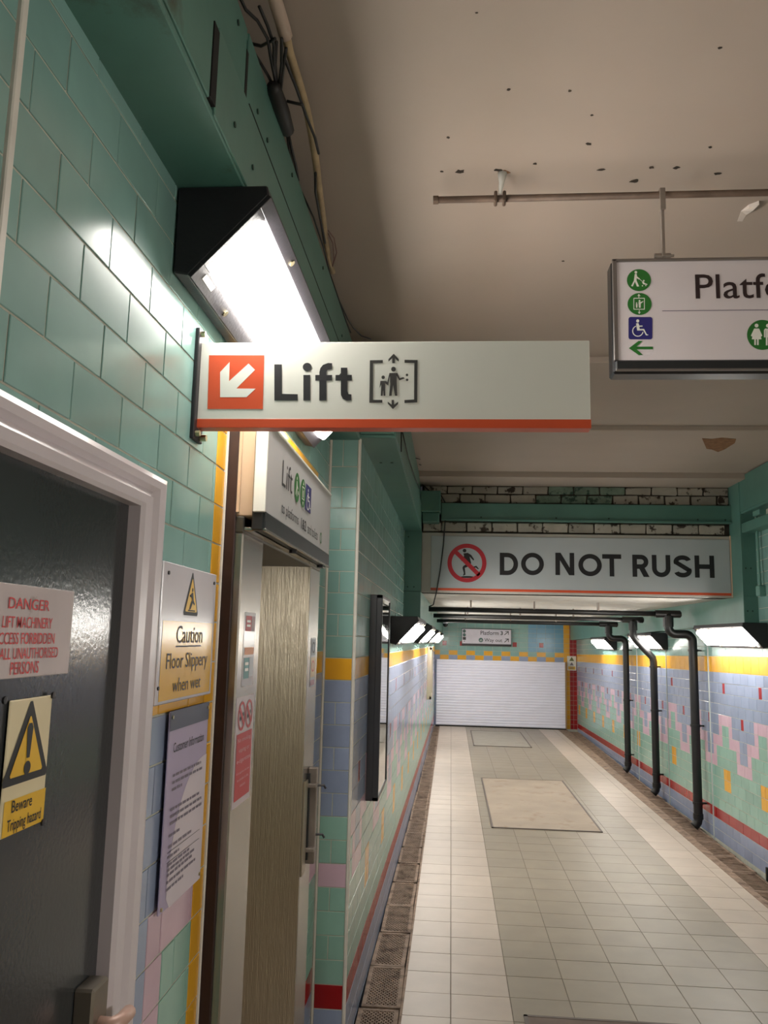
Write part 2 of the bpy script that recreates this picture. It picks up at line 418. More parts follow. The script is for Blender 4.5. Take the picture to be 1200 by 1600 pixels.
struct(MB().box(XW-.004, XW+.007, .945, .961, 0, 2.73).build('trim_4', WBEAD, bevel=.002), 'white tile movement joint')
struct(MB().box(XW-.004, XW+.007, 2.045, 2.053, 0, 2.5).build('trim_5', WBEAD, bevel=.002), 'white edging beside the lift')

# tiled pier face ---------------------------------------------------------------
FP = Fr((0, YP, 0), (1,0,0), (0,0,1))
items = []
for k in range(0, 28):
    zt = 2.70-.1*k; zb = zt-.1
    if k == 0: zt = 2.75
    r = k-11
    m = YEL if k == 10 else TEAL if k < 10 else BLUE if k < 17 else GREEN if k < 19 else PINK if k == 19 else GREEN if k < 24 else RED if k == 24 else BLUE
    if k == 17: m = GREEN
    x0, x1 = XW+.010, xl(YP)-.008
    if m in (YEL, RED) or k % 2: items.append((x0, x1, zb, zt, m))
    else: items += [(x0, x0+.055, zb, zt, m), (x0+.055, x1, zb, zt, m)]
lay(wlf, FP, items, 300)
struct(MB().box(xl(YP)-.008, xl(YP)+.006, YP-.007, YP+.008, -.05, 2.74).build('trim_6', WBEAD, bevel=.003), 'white corner bead of the tiled pier')
struct(MB().box(XW+.001, XW+.010, YP-.008, YP+.002, -.05, 2.74).build('trim_7', WBEAD, bevel=.002), 'white bead where the pier meets the wall')

# left passage wall ------------------------------------------------------------------
FLP = Fr((xl(0), 0, .022), DL, (0,0,1))
items = []
for k in range(0, 28):
    zt = 2.70-.1*k; zb = zt-.1
    if k == 0: zt = 2.8
    r = k-11
    for a, b, m in course(r, YP+.012, YF-.01, (0 if k % 2 else .095)+YP, 4.6):
        items.append((a, b, zb, zt, YEL if k == 10 else m))
lay(wlf, FLP, items, 255, rank=lambda it: it[0])

# right wall ------------------------------------------------------------------------------
FR = Fr((xr(0), 0, 1.565+.0165*6.9), -DR, (0,0,1))     # v measured down from the foot of the yellow band
items = []
RR = .0965
rows = [(-1, 0, .15)] + [(-2-j, .15+RR*j, .15+RR*(j+1)) for j in range(11)] + [(j, -RR*(j+1), -RR*j) for j in range(16)]
for r, v0, v1 in rows:
    for a, b, m in course(r, 3.0, YF-.01, (0 if r % 2 else .095), 7.985):
        if r < -5 and a > 8: continue
        if r > 14 and b > 6 and v0 < -1.565-.02+.0: pass
        items.append((a, b, v0, v1, YEL if r == -1 else m))
near = [it for it in items if it[1] > 6.3 and it[2] > -1.6 and it[3] < .5]
far_ = [it for it in items if it not in near]
lay(wr, FR, sorted(near, key=lambda it: it[0])+far_, 300, sgn=-1, rank=lambda it: (0 if it in _nearset else 1, it[0])) if False else None
_n = {id(it) for it in near}
lay(wr, FR, items, 300, sgn=-1, rank=lambda it: (0 if id(it) in _n else 1, it[0]))

# far wall --------------------------------------------------------------------------------
FF = Fr((0, YF, 0), (1,0,0), (0,0,1))
items = []; h = .0975
for k in range(0, 23):
    z0 = .0+h*k; z1 = z0+h
    n = 15; wd = (2.36+.42)/n
    for j in range(n):
        x0 = -.42+wd*j; x1 = x0+wd
        m = TEAL if j < 11 else TEALGLOW  # right-hand tiles carry the bluish glow in their colour
        if k == 14: m = YEL if j % 2 else BLUE
        elif k == 15: m = TEAL if j % 2 else YEL
        elif k < 14: m = BLUE
        if k == 17 and j in (1, 3, 9, 12):
            q = x0+wd/2; items += [(x0, q-.045, z0, z1, m), (q-.045, q+.045, z0, z1, RED), (q+.045, x1, z0, z1, m)]
        else: items.append((x0, x1, z0, z1, m))
    items += [(2.36, 2.485, z0, z1, YEL), (2.485, 2.555, z0, z1, RED), (2.555, 2.63, z0, z1, RED)]
lay(wf, FF, items, 0)

# floor tiles -----------------------------------------------------------------------------
FFL = Fr((0, 0, -.006), (1,0,0), (0,1,0))
cols = [-.22, .017, .318, .617, .917, 1.217, 1.516, 1.812, 2.11, 2.24]
items = []; k0 = -25
for k in range(k0, 51):
    y0 = 4.295+.272*k; y1 = min(y0+.272, YF)
    if y0 >= YF-.02: break
    for i in range(len(cols)-1):
        xm = (cols[i]+cols[i+1])/2
        items.append((cols[i], cols[i+1], y0, y1, FWHITE if xm < .318 or xm > 1.812 else FGREEN))
lay(floor, FFL, items, 300, rank=lambda it: (0 if it[3] > 3.9 else 1, it[2]))

# ------------------------------------------------------------------ floor access covers
def cover(x0, x1, y0, y1, label, m):
    t = thing('access_cover', label, 'floor cover', ((x0+x1)/2, (y0+y1)/2, 0), 'access covers let into the floor')
    g = .018
    MB().box(x0, x1, y0, y0+g, -.003, .005).box(x0, x1, y1-g, y1, -.003, .005).box(x0, x0+g, y0, y1, -.003, .005).box(x1-g, x1, y0, y1, -.003, .005).build('rim', mat('dark_steel_rim', (104,94,88), .6, .4), t)
    MB().box(x0+g, x1-g, y0+g, y1-g, -.003, .0035).build('infill', m, t)
cover(.41, 1.47, 8.40, 11.28, 'long tan access cover in the middle of the tiled floor', CONC)
cover(.40, 1.39, 14.6, 16.95, 'grey access cover in the floor before the white shutter', mat('grey_infill', (150,144,134), .7, var=.08))
cover(.37, 1.65, 2.2, 4.36, 'grey brown access cover with a dark rim, away from the shutter', mat('brown_infill', (112,96,86), .8, var=.15, scale=8))

# ------------------------------------------------------------------ drain grates
def lattice(mb, x0, x1, y0, y1, z0, z1, n=7, wd=.006, a=1.5):
    # expanded metal: crossing diagonal strands
    W, L = x1-x0, y1-y0; step = W/n
    c = -L/a
    for sg in (1, -1):
        k = -int(L/a/step)-1
        while k*step < W+L/a:
            # line x = x0 + k*step + sg*(y-y0)/a'
            pts = []
            xa = k*step if sg == 1 else W-k*step
            f = lambda t: xa + sg*t/a
            t0, t1 = 0, L
            # clip to 0..W
            if sg == 1: lo, hi = (0-xa)*a, (W-xa)*a
            else: lo, hi = (xa-W)*a, xa*a
            t0, t1 = max(t0, lo), min(t1, hi)
            if t1-t0 > .01:
                p, q = (x0+f(t0), y0+t0), (x0+f(t1), y0+t1)
                for quad in strip([p, q], wd):
                    mb.add([(u,v,z) for z in (z0,z1) for u,v in quad], [(3,2,1,0),(4,5,6,7),(0,1,5,4),(1,2,6,5),(2,3,7,6),(3,0,4,7)])
            k += 1
    return mb
def grate_left():
    t = thing('drain_grate', 'rusty diamond mesh grate in the channel below the left passage wall', 'drain grate', (0,0,0), 'diamond mesh grates in the wall channel')
    w2, l2 = .098, .258; g = .022
    MB().box(-w2,w2,-l2,-l2+g,-.012,0).box(-w2,w2,l2-g,l2,-.012,0).box(-w2,-w2+g,-l2,l2,-.012,0).box(w2-g,w2,-l2,l2,-.012,0).build('frame', IRON, t)
    lattice(MB(), -w2+g, w2-g, -l2+g, l2-g, -.010, -.002, 7, .0065).build('mesh', IRON, t)
    return t
def grate_right():
    t = thing('drain_grate', 'rusty slotted grate in the channel below the motif tiled wall', 'drain grate', (0,0,0), 'slotted grates in the channel by the downpipes')
    w2, l2 = .098, .25; g = .02
    MB().box(-w2,w2,-l2,-l2+g,-.012,0).box(-w2,w2,l2-g,l2,-.012,0).box(-w2,-w2+g,-l2,l2,-.012,0).box(w2-g,w2,-l2,l2,-.012,0).build('frame', IRON, t)
    mb = MB()
    for j in range(14): y = -l2+g+.012+j*.0332; mb.box(-w2+g, w2-g, y, y+.013, -.011, -.002)
    mb.build('bars', IRON, t); return t
struct(MB().box(-.46, -.222, YP, YF, -.20, -.16).build('trim_20', DARK), 'dark sheet standing in for the shade in the left drain channel')  # shade below the grates is put into the colour of this sheet
struct(MB().box(2.24, 2.62, 2.6, YF, -.20, -.16).build('trim_21', DARK), 'dark sheet standing in for the shade in the right drain channel')  # same painted shade under the slotted grates
gl = grate_left(); k = 0
LG = 'rusty diamond mesh grate in the channel below the passage wall with framed panels'
while YP+.27+.53*k < YF-.2:
    y = YP+.27+.53*k
    gw = (-.218-xl(y))/.224; M = Matrix.Translation(((xl(y)-.225)/2+random.uniform(-.003,.003), y, -.004+random.uniform(-.003,.001))) @ Matrix.Diagonal((gw,1,1,1)) @ Matrix.Rotation(random.uniform(-.012,.012), 4, 'Z') @ Matrix.Rotation(random.uniform(-.006,.006), 4, 'X')
    if k == 0: gl.matrix_basis = M
    else: copy_tree(gl, M)
    k += 1
gl['label'] = LG
for o in list(COL.objects):
    if o.name.startswith('drain_grate') and o.get('label'): o['label'] = LG
gr = grate_right(); k = 0
while 2.86+.51*k < YF-.25:
    y = 2.86+.51*k
    M = Matrix.Translation((xr(y)-.135+random.uniform(-.004,.004), y, -.004+random.uniform(-.003,.001))) @ Matrix.Rotation(random.uniform(-.012,.012)+.012, 4, 'Z')
    if k == 0: gr.matrix_basis = M
    else: copy_tree(gr, M)
    k += 1
def wedge(xa0, xb0, xa1, xb1, y0, y1, z0, z1):
    return MB().add([(xa0,y0,z0),(xb0,y0,z0),(xb1,y1,z0),(xa1,y1,z0),(xa0,y0,z1),(xb0,y0,z1),(xb1,y1,z1),(xa1,y1,z1)], [(0,3,2,1),(4,5,6,7),(0,1,5,4),(1,2,6,5),(2,3,7,6),(3,0,4,7)])
struct(wedge(2.215, xr(2.6)-.229, 2.215, xr(YF)-.229, 2.6, YF, -.09, -.001).build('trim_8', IRON, bevel=.003), 'iron edge of the drain channel by the right wall')
struct(MB().box(-.232, -.215, YP, YF, -.09, -.003).build('trim_9', IRON, bevel=.003), 'iron edge of the drain channel by the left wall')

# ------------------------------------------------------------------ beams and casings
def boxed(name, label, cat, parts, m, base):
    t = thing(name, label, cat, base)
    for nm, args, mm in parts: MB().box(*args).build(nm, mm or m, t, bevel=.003)
    return t
t = thing('boxed_beam', 'teal boxed beam with fixing screws above the lift and grey door', 'beam', (-.52, .5, 2.73))
MB().box(XW-.004, -.445, -2.6, 1.62, 2.73, 2.745).build('soffit_board', PAINTD, t, bevel=.002)
MB().box(XW-.004, -.445, 1.6225, YP, 2.73, 2.745).build('soffit_board', PAINTD, t, bevel=.002)
MB().box(-.46, -.441, -2.6, 1.31, 2.745, 2.905).build('fascia_board', PAINTD, t, bevel=.002)
MB().box(-.46, -.441, 1.345, YP, 2.736, 2.915).build('fascia_board', PAINT, t, bevel=.002)
MB().box(-.466, -.447, -2.6, 1.55, 2.90, 3.075).build('fascia_board', PAINTD, t, bevel=.002)
MB().box(-.466, -.447, 1.565, YP, 2.915, 3.08).build('fascia_board', PAINT, t, bevel=.002)
MB().box(XW, -.45, -2.6, YP, 3.06, 3.075).build('top_board', PAINTD, t)
MB().box(XW+.01, -.468, -2.6, YP-.01, 2.75, 3.05).build('core', DARK, t)
MB().box(-.452, -.4395, 1.312, 1.343, 2.75, 2.90).build('slot', DARK, t)
MB().box(-.4475, -.4402, 1.57, YP-.05, 2.9125, 2.9165).build('board_gap', DARK, t)
MB().box(-.4475, -.4462, 1.550, 1.566, 2.905, 3.03).build('slot', DARK, t)
def screws(t, pts, ax, r=.006, m=None):
    for p in pts:
        p = Vector(p); q = p.copy(); q[ax[0]] += ax[1]*.003
        MB().cyl(p, q, r, 8).build('screw', m or mat('dark_screw', (52,74,66), .5, .4), t)
screws(t, [(-.441, y, z) for y, z in ((1.47,2.80),(1.62,2.80),(1.99,2.79),(2.4,2.8),(2.9,2.8))], (0,1))
screws(t, [(-.447, y, z) for y, z in ((1.475,3.03),(1.66,2.96),(1.76,2.955),(2.05,3.04),(2.6,3.03),(3.1,2.98))], (0,1))
screws(t, [(x, y, 2.73) for x, y in ((-.555,1.59),(-.50,1.595),(-.53,1.64),(-.48,1.64))], (2,-1))
t2 = thing('boxed_beam', 'teal boxed beam from the tiled pier to the DO NOT RUSH bulkhead', 'beam', (-.36, 5.5, 2.73))
MB().box(xl(YP)-.01, -.275, YP-.03, 7.2, 2.735, 2.75).build('soffit_board', PAINT, t2, bevel=.002)
MB().box(-.29, -.27, YP-.03, 7.2, 2.742, 2.96).build('fascia_board', PAINT, t2, bevel=.002)
MB().box(-.30, -.285, YP-.03, 7.2, 2.96, 3.17).build('fascia_board', PAINT, t2, bevel=.002)
MB().box(-.56, -.28, YP-.045, YP-.03, 2.75, 3.17).build('end_board', PAINT, t2, bevel=.002)
screws(t2, [(x, 4.35, 2.735) for x in (-.39, -.33)], (2,-1), .008)
t3 = thing('boxed_casing', 'teal casing along the left passage wall above its lights', 'casing', (-.35, 12, 1.97))
mb = MB(); 
for (ya, yb) in ((7.2, YF),):
    mb.add([(xl(ya)-.001,ya,1.965),(-.268,ya,1.965),(-.268+.0075*(yb-ya),yb,1.915),(xl(yb)-.001,yb,1.915),(xl(ya)-.001,ya,ZS+.001),(-.268,ya,ZS+.001),(-.268+.0075*(yb-ya),yb,ZS+.001),(xl(yb)-.001,yb,ZS+.001)],
        [(0,3,2,1),(4,5,6,7),(0,1,5,4),(1,2,6,5),(2,3,7,6),(3,0,4,7)])
mb.build('casing_board', PAINT, t3, bevel=.003)
MB().box(xl(7.2)-.001, -.268, 7.2, YB+.015, ZS+.002, 2.735).build('front_board', PAINT, t3, bevel=.002)
screws(t3, [(x, 7.2, z) for x, z in ((-.385,2.24),(-.33,2.24),(-.385,2.68))], (1,-1), .007)
MB().box(-.425, -.272, 7.196, 7.2, 2.20, 2.204).build('board_joint', mat('joint_line', (40,70,62), .6), t3)
t4 = thing('boxed_casing', 'teal casing along the right wall above the downpipes', 'casing', (2.44, 12, 1.99))
mb = MB(); ya, yb = 6.98, YF
mb.add([(2.38,ya,1.985),(xr(ya)+.001,ya,1.985),(xr(yb)+.001,yb,1.83),(2.38+.011*(yb-ya),yb,1.83),(2.38,ya,ZS+.001),(xr(ya)+.001,ya,ZS+.001),(xr(yb)+.001,yb,ZS+.001),(2.38+.011*(yb-ya),yb,ZS+.001)],
    [(0,3,2,1),(4,5,6,7),(0,1,5,4),(1,2,6,5),(2,3,7,6),(3,0,4,7)])
mb.build('casing_board', PAINT, t4, bevel=.003)
MB().box(2.38, xr(6.98)+.001, 6.98, YB+.015, ZS, 3.19).build('front_board', PAINT, t4, bevel=.002)
screws(t4, [(x, 6.98, z) for x, z in ((2.41,2.08),(2.45,2.08),(2.41,2.43),(2.45,2.43),(2.40,2.8))], (1,-1), .007)
t5 = thing('boxed_beam', 'teal boxed beam over the right wall before the bulkhead', 'beam', (2.44, 5, 2.9))
MB().box(2.39, xr(6.9)+.02, 2, 6.98, 2.88, 2.90).box(2.385, 2.405, 2, 6.98, 2.90, 3.19).build('fascia_board', PAINT, t5, bevel=.002)
MB().box(2.39, 2.52, 2, 6.98, 2.72, 2.80).build('ledge', PAINT, t5, bevel=.004)

# ------------------------------------------------------------------ bulkhead with bricks
bulk = struct(MB().box(-.272, 2.385, YB, YB+.25, ZS, ZC+.02).build('wall_bulkhead', MORTAR), 'brick bulkhead above the low passage')
_bk = {}
def brick(x0, x1, z0, z1, m):
    wd, hh = x1-x0-.012, z1-z0-.010; key = (round(wd,2), round(hh,3), m.name, random.randint(0,2))
    if key not in _bk:
        mb = MB(); mb.box(-wd/2, wd/2, -.012, .02, -hh/2, hh/2)
        o = mb.build('brick', m, None, bevel=.006)
        for v in o.data.vertices: v.co += Vector((random.uniform(-.004,.004), random.uniform(-.004,.004), random.uniform(-.004,.004)))
        _bk[key] = o.data; bpy.data.objects.remove(o)
    link('brick', _bk[key], bulk, Matrix.Translation(((x0+x1)/2, YB+random.uniform(-.004,.006), (z0+z1)/2)))
for z0, z1, off in ((3.075, 3.15, 0), (2.995, 3.075, .11), (2.735, 2.825, .05)):
    x = -.27-off
    while x < 2.385:
        a, b = max(x, -.265), min(x+.222, 2.38)
        if b-a > .05: brick(a, b, z0, z1, BRICKG if .75 < (a+b)/2 < 1.45 and z0 > 2.9 else BRICKW)
        x += .222
t = thing('cross_beam', 'teal steel channel bolted across the brick bulkhead', 'beam', (1.1, YB, 2.9))
MB().box(-.10, 2.385, YB-.06, YB, 2.83, 2.985).build('web', PAINT, t, bevel=.004)
MB().box(-.10, 2.385, YB-.085, YB-.055, 2.828, 2.842).build('flange', PAINT, t, bevel=.002)
screws(t, [(x, YB-.06, 2.86) for x in (.25, .9, 1.35, 2.1, 2.33)], (1,-1), .008)
t = thing('junction_box', 'teal painted box between the left beam and the cross beam', 'box', (-.19, YB-.1, 2.85))
MB().box(-.278, -.105, YB-.20, YB, 2.885, 3.07).build('body', PAINT, t, bevel=.006)
MB().box(-.262, -.115, YB-.16, YB, 2.80, 2.885).build('lower_cover', PAINT, t, bevel=.006)
# fascia board below the bricks and the DO NOT RUSH sign
struct(MB().box(-.268, 2.382, YB-.02, YB+.01, ZS-.004, 2.725).build('trim_10', mat('bulkhead_fascia', (186,180,172), .6, var=.06), bevel=.004), 'plastered face of the bulkhead behind the sign')
struct(MB().box(2.372, 2.386, YB-.03, YB+.01, ZS, 2.73).build('trim_11', CREAMP, bevel=.003), 'cream batten at the end of the bulkhead')
FD = Fr((0, YB-.028, 0), (1,0,0), (0,0,1))
t = thing('do_not_rush_sign', 'long white banner sign reading DO NOT RUSH with a crossed out runner', 'sign', (1.1, YB-.03, 2.21))
panel('panel', FD, -.185, 2.215, 2.366, 2.695, .009, mat('banner_grey_white', (180,187,190), .4, var=.02), t)
decal('stripe', FD, [[(-.185,2.215),(2.366,2.215),(2.366,2.237),(-.185,2.237)]], ORANGE, t)
c0 = FD.px(729.5, 879.7); R = .170
decal('prohibition_ring', FD, ring(c0[0], c0[1], R, R-.037), SRED, t, .0016)
K6 = lambda pts: crop(FD, 640, 740, 6, pts)
decal('runner', FD, [K6(ell(515,722,17,17,16)), K6([(505,748),(545,743),(578,763),(606,806),(598,815),(562,778),(577,838),(570,855),(545,848),(515,790)]),
    K6([(548,838),(502,868),(495,885),(508,932),(500,958),(524,948),(518,884),(562,866)]), K6([(556,850),(600,872),(626,864),(650,893),(641,896),(620,880),(596,887),(548,864)]),
    K6([(516,768),(490,798),(484,820),(496,820),(524,794)]), K6(ell(540,969,62,8,20))], INK, t, .0013)
a = math.radians(-45); e = (R-.02)
decal('prohibition_bar', FD, strip([(c0[0]-e*.72, c0[1]+e*.70), (c0[0]+e*.72, c0[1]-e*.70)], .036), SRED, t, .0019)
for kx, lx in ((540, (('D',803,898),('O',914,1032),('N',1093,1190))), (840, (('O',213,333),('T',338,435),('R',495,580),('U',597,690),('S',710,800),('H',820,918)))):
    for ch, xa, xb in lx:
        yy = (680, 795) if kx == 540 else (686+(xa-213)*.014, 800+(xa-213)*.014)
        b = bx(crop(FD, kx, 660, 3.3333, [(xa,yy[0]),(xb,yy[0]),(xb,yy[1]),(xa,yy[1])]))
        decal('lettering', FD, letter(ch, b, .039), INK, t)
for wd_, b in () and (('DO', ((781,866),(781,897),(850,897),(850,866))), ('NOT', ((867,866),(867,899),(971,899),(971,866))), ('RUSH', ((988,868),(988,903),(1116,903),(1116,868)))):
    text('lettering', FD, wd_, bx([FD.px(*p) for p in b]), INK, t, .022)
# loose cable down the face of the bulkhead
P_ = lambda x, y, Y=YB-.05: tuple(on(x, y, 1, Y))
t = tag(MB().tube([P_(655,745), P_(660,757), P_(672,768), P_(690,775), P_(697,788), P_(695,820), P_(693,850), P_(688,890), P_(682,925), P_(677,945), P_(670,948)], .006, 6).build('cable', CABLE, None, True), 'dark cable hanging across the end of the DO NOT RUSH sign', 'cable')
# white conduit on the right wall
t = thing('conduit', 'painted conduit dropping down the teal wall beside the right casing', 'conduit', (2.46, 6.6, 2.3))
q = lambda x, y: tuple(on(x, y, 0, 2.465))
MB().tube([q(1182,806), q(1184,850), q(1188,915)], .010, 8).build('tube', CONDW, t, True)
MB().box(2.44, 2.50, 6.72, 6.86, 2.90-.06, 2.90).build('tee_box', CONDW, t, bevel=.006)
p = on(1188, 922, 0, 2.465); MB().box(2.44, 2.50, p.y-.035, p.y+.035, p.z-.05, p.z+.035).build('end_box', CONDW, t, bevel=.008)

# ------------------------------------------------------------------ wall lights
LD, LH = .190, .190
def make_light(label, side, LTH=1.4):
    # origin: wall line at the top of the housing, near end; s = outward direction
    s = side; t = thing('bulkhead_light', label, 'wall light', (0,0,0), 'black wedge wall lights')
    prof = [(0,0),(LD,0),(LD+.004,-.022),(.032,-LH-.006),(0,-LH)]
    A = Vector((LD+.004,0,-.022)); B = Vector((.032,0,-LH-.006)); d = (B-A); n = Vector((-d.z,0,d.x)).normalized()
    if n.x < 0: n = -n
    # housing: shell with an opening for the lens
    mb = MB(); fl = lambda p: (p[0]*s, p[1], p[2])
    mb.prism([(x*s, z) for x, z in prof[:1]+prof[1:]], 0, LTH)
    hs = mb.build('housing', BLACK, t, bevel=.003)
    du = d.normalized(); Ln = d.length
    def slab(u0, u1, y0, y1, h0, h1):
        vs = []
        for h in (h0, h1):
            for u, y in ((u0,y0),(u1,y0),(u1,y1),(u0,y1)):
                p = A+du*u+n*h; vs.append((p.x*s, y, p.z))
        return vs
    Fc = [(3,2,1,0),(4,5,6,7),(0,1,5,4),(1,2,6,5),(2,3,7,6),(3,0,4,7)]
    bz = MB(); e = .008
    for a in ((0,.032,0,LTH),(Ln-.038,Ln,0,LTH),(.032,Ln-.038,0,.045),(.032,Ln-.038,LTH-.045,LTH)): bz.add(slab(*a, -.002, e), Fc)
    bz.build('bezel', BLACK, t, bevel=.001)
    lo, hi = slab(.034, Ln-.040, .047, LTH-.047, .004, .010)[:4], slab(.044, Ln-.046, .066, LTH-.066, .004, .034)[4:]
    MB().add(lo+hi, Fc).build('diffuser', DIFF, t, bevel=.004)
    for u, y in ((.016,.28),(.016,.95),(Ln-.016,.22),(Ln-.016,1.05),(.016,LTH-.1)):
        p = A+du*u+n*e; q = p+n*.003
        MB().cyl((p.x*s,y,p.z),(q.x*s,y,q.z),.008,10).build('screw', BRASS, t)
    MB().add(slab(Ln-.031, Ln-.018, .035, .10, e, e+.001), Fc).build('sticker', SIGNW, t)
    return t
GL_ = ['black wedge wall light glowing under the beam above the lift sign']
l0 = make_light('added black wedge light on the left wall, put in to brighten the shutter', 1); l0.matrix_basis = Matrix.Translation((xl(15.3)+.006, 15.3, 1.905)) @ Matrix.Rotation(-.0075, 4, 'Z')  # added lamp that brightens the shutter; also the template for the left copies
l9 = make_light(GL_[0], 1, 1.55); l9.matrix_basis = Matrix.Translation((XW+.006, 1.57, 2.728))
for y, z, lb in ((5.78, 1.948, 'black wedge wall light beside the tall framed mirror, before the left casing'), (9.0, 1.938, 'black wedge wall light, middle one under the left casing'), (12.22, 1.925, 'black wedge wall light under the left casing level with the beige poster frame')):
    copy_tree(l0, Matrix.Translation(((xl(y) if y > 0 else XW)+.006, y, z)) @ Matrix.Rotation(-.0075 if y > 0 else 0, 4, 'Z'), lb)
r0 = make_light('black wedge wall light on the right wall at the DO NOT RUSH bulkhead', -1); r0.matrix_basis = Matrix.Translation((xr(6.78)-.006, 6.78, 1.98)) @ Matrix.Rotation(-.012, 4, 'Z')
for y, z, lb in ((10.0, 1.925, 'black wedge wall light between the second and third downpipes'), (13.2, 1.88, 'black wedge wall light on the right wall beyond the last downpipe'), (-.5, 2.1, 'black wedge wall light on the right wall facing the grey door')):
    copy_tree(r0, Matrix.Translation((xr(y)-.006, y, z)) @ Matrix.Rotation(-.012, 4, 'Z'), lb)

# ------------------------------------------------------------------ door in the left wall
dr = struct(MB().box(XW-.01, XW+.014, .60, 1.50, .02, 2.04).build('door_1', DOORM, bevel=.003), 'dark grey gloss painted steel door')
fm = [(0,0),(.0,.036),(.008,.040),(.026,.040),(.032,.030),(.046,.024),(.056,.032),(.072,.032),(.086,.024),(.086,0)]  # across the frame, outward
mb = MB()
def arch(path_in, path_out):
    pass
def moulding(mb, rings):
    n = len(rings[0]); vs = [p for R in rings for p in R]; fs = []
    for i in range(len(rings)-1):
        for k in range(n-1): fs.append((i*n+k, i*n+k+1, (i+1)*n+k+1, (i+1)*n+k))
    mb.add(vs, fs)
_i = on(222, 790, 0, XW+.038); _o = on(261.6, 752.5, 0, XW+.024); iy0, iy1, iz = .595, _i.y, _i.z
ka = (_o.y-_i.y)/.086; kz = (_o.z-_i.z)/.086; print('DOOR', _i, _o)
rings = [[(XW+h, iy1+a*ka, 0) for a, h in fm], [(XW+h, iy1+a*ka, iz+a*kz) for a, h in fm], [(XW+h, iy0-a, iz+a*kz) for a, h in fm], [(XW+h, iy0-a, 0) for a, h in fm]]
moulding(mb, rings); fo = mb.build('door_frame', FRAMEM, dr)
screws(dr, [(XW+.014, 1.475, z) for z in (1.95, 1.72, 1.5, 1.3)], (0,1), .004, BLACK)
ha, hb = on(147, 1548, 0, XW+.046), on(170, 1546, 0, XW+.046); hc = on(180, 1594, 0, XW+.075); hl_ = on(203, 1594, 0, XW+.075)
hd = MB().box(XW+.012, XW+.046, ha.y, hb.y, ha.z-.17, ha.z).build('handle_plate', mat('worn_steel', (140,132,122), .4, .8), dr, bevel=.004)
MB().tube([(XW+.04,(ha.y+hb.y)/2,hc.z-.012),(XW+.066,(ha.y+hb.y)/2,hc.z-.012),(XW+.075,(ha.y+hb.y)/2+.012,hc.z-.011),(XW+.075,hl_.y-.008,hc.z-.012),(XW+.072,hl_.y,hc.z-.014)], [.012,.012,.012,.0115,.006], 12).build('lever', mat('lever_grip', (186,152,138), .4, .1), hd, True)

# door signs
FDo = Fr((XW+.0165, 0, 0), (0,1,0), (0,0,1))
C8 = lambda pts: crop(FDo, 0, 900, 3.635, pts)
t = thing('danger_plate', 'worn white plate with red DANGER lettering on the grey door', 'sign', (XW+.016, 1.1, 1.73))
panel('plate', FDo, .955, 1.735, 1.215, 1.858, .002, OLDW, t)
for s_, pts in (('DANGER', [(48,118),(275,200)]), ('LIFT MACHINERY', [(12,225),(290,300)]), ('PERSONS', [(57,490),(212,550)])):
    q = C8(pts); text('lettering', FDo, s_, bx(q), SREDF, t, .006)
vs_ = C8([(0,320),(303,385)]); text('lettering', FDo, 'ACCESS FORBIDDEN', (vs_[0][0]-.016, vs_[1][1], vs_[1][0], vs_[0][1]), SREDF, t, .006)
vs_ = C8([(0,410),(322,462)]); text('lettering', FDo, 'TO ALL UNAUTHORISED', (vs_[0][0]-.03, vs_[1][1], vs_[1][0], vs_[0][1]), SREDF, t, .006)
FDb = Fr((XW+.019, 0, 0), (0,1,0), (0,0,1))
C8 = lambda pts: crop(FDb, 0, 900, 3.635, pts)
t = thing('tripping_hazard_sign', 'cream sign with a yellow warning triangle reading Beware Tripping hazard', 'sign', (XW+.018, 1.13, 1.52))
q = bx(C8([(5,690),(300,660),(248,1400),(0,1520)]))
panel('plate', FDb, 1.052, q[1]+.004, q[2]-.004, q[3]-.006, .003, CREAM, t)
tri = C8([(170,712),(262,1118),(255,1140),(12,1212),(5,1195)]); 
tq = C8([(170,712),(262,1130),(6,1207)]); u0, u1 = tq[2][0], tq[1][0]; zb, zt = (tq[1][1]+tq[2][1])/2, tq[0][1]; yq = bx(C8([(248,1205),(242,1390)])); e1 = C8([(840/1.0*0+140,840)])[0][1]; e2 = C8([(140,1035)])[0][1]; e3 = C8([(140,1090)])[0][1]
def rtri(um, zt, ua, ub, zb, r): return [(um-r*.5, zt), (um+r*.5, zt), (ub, zb+r), (ub-r*.6, zb), (ua+r*.6, zb), (ua, zb+r)]
um = (u0+u1)/2
decal('triangle_border', FDb, [rtri(um, zt, u0, u1, zb, .006)], INK, t, .0006)
decal('triangle', FDb, [rtri(um, zt-.020, u0+.017, u1-.017, zb+.010, .003)], SYEL, t, .0012)
decal('exclamation_mark', FDb, [[(um-.008,e1-.006),(um-.004,e1),(um+.004,e1),(um+.008,e1-.006),(um+.004,e2),(um-.004,e2)], ell(um,e3,.009,.009,16)], INK, t, .0018)
decal('yellow_band', FDb, [[(1.058,yq[1]),(yq[2],yq[1]),(yq[2],yq[3]),(1.058,yq[3])]], SYEL, t, .0006)
text('lettering', FDb, 'Beware', bx(C8([(65,1278),(67,1330),(175,1302),(175,1265)])), INK, t, .008)
text('lettering', FDb, 'Tripping hazard', (1.068,)+bx(C8([(222,1315),(222,1396)]))[1:], INK, t, .008)
screws(t, [(XW+.019, y, z) for y, z in C8([(20,706),(297,678),(238,1400)])], (0,1), .005, BLACK)

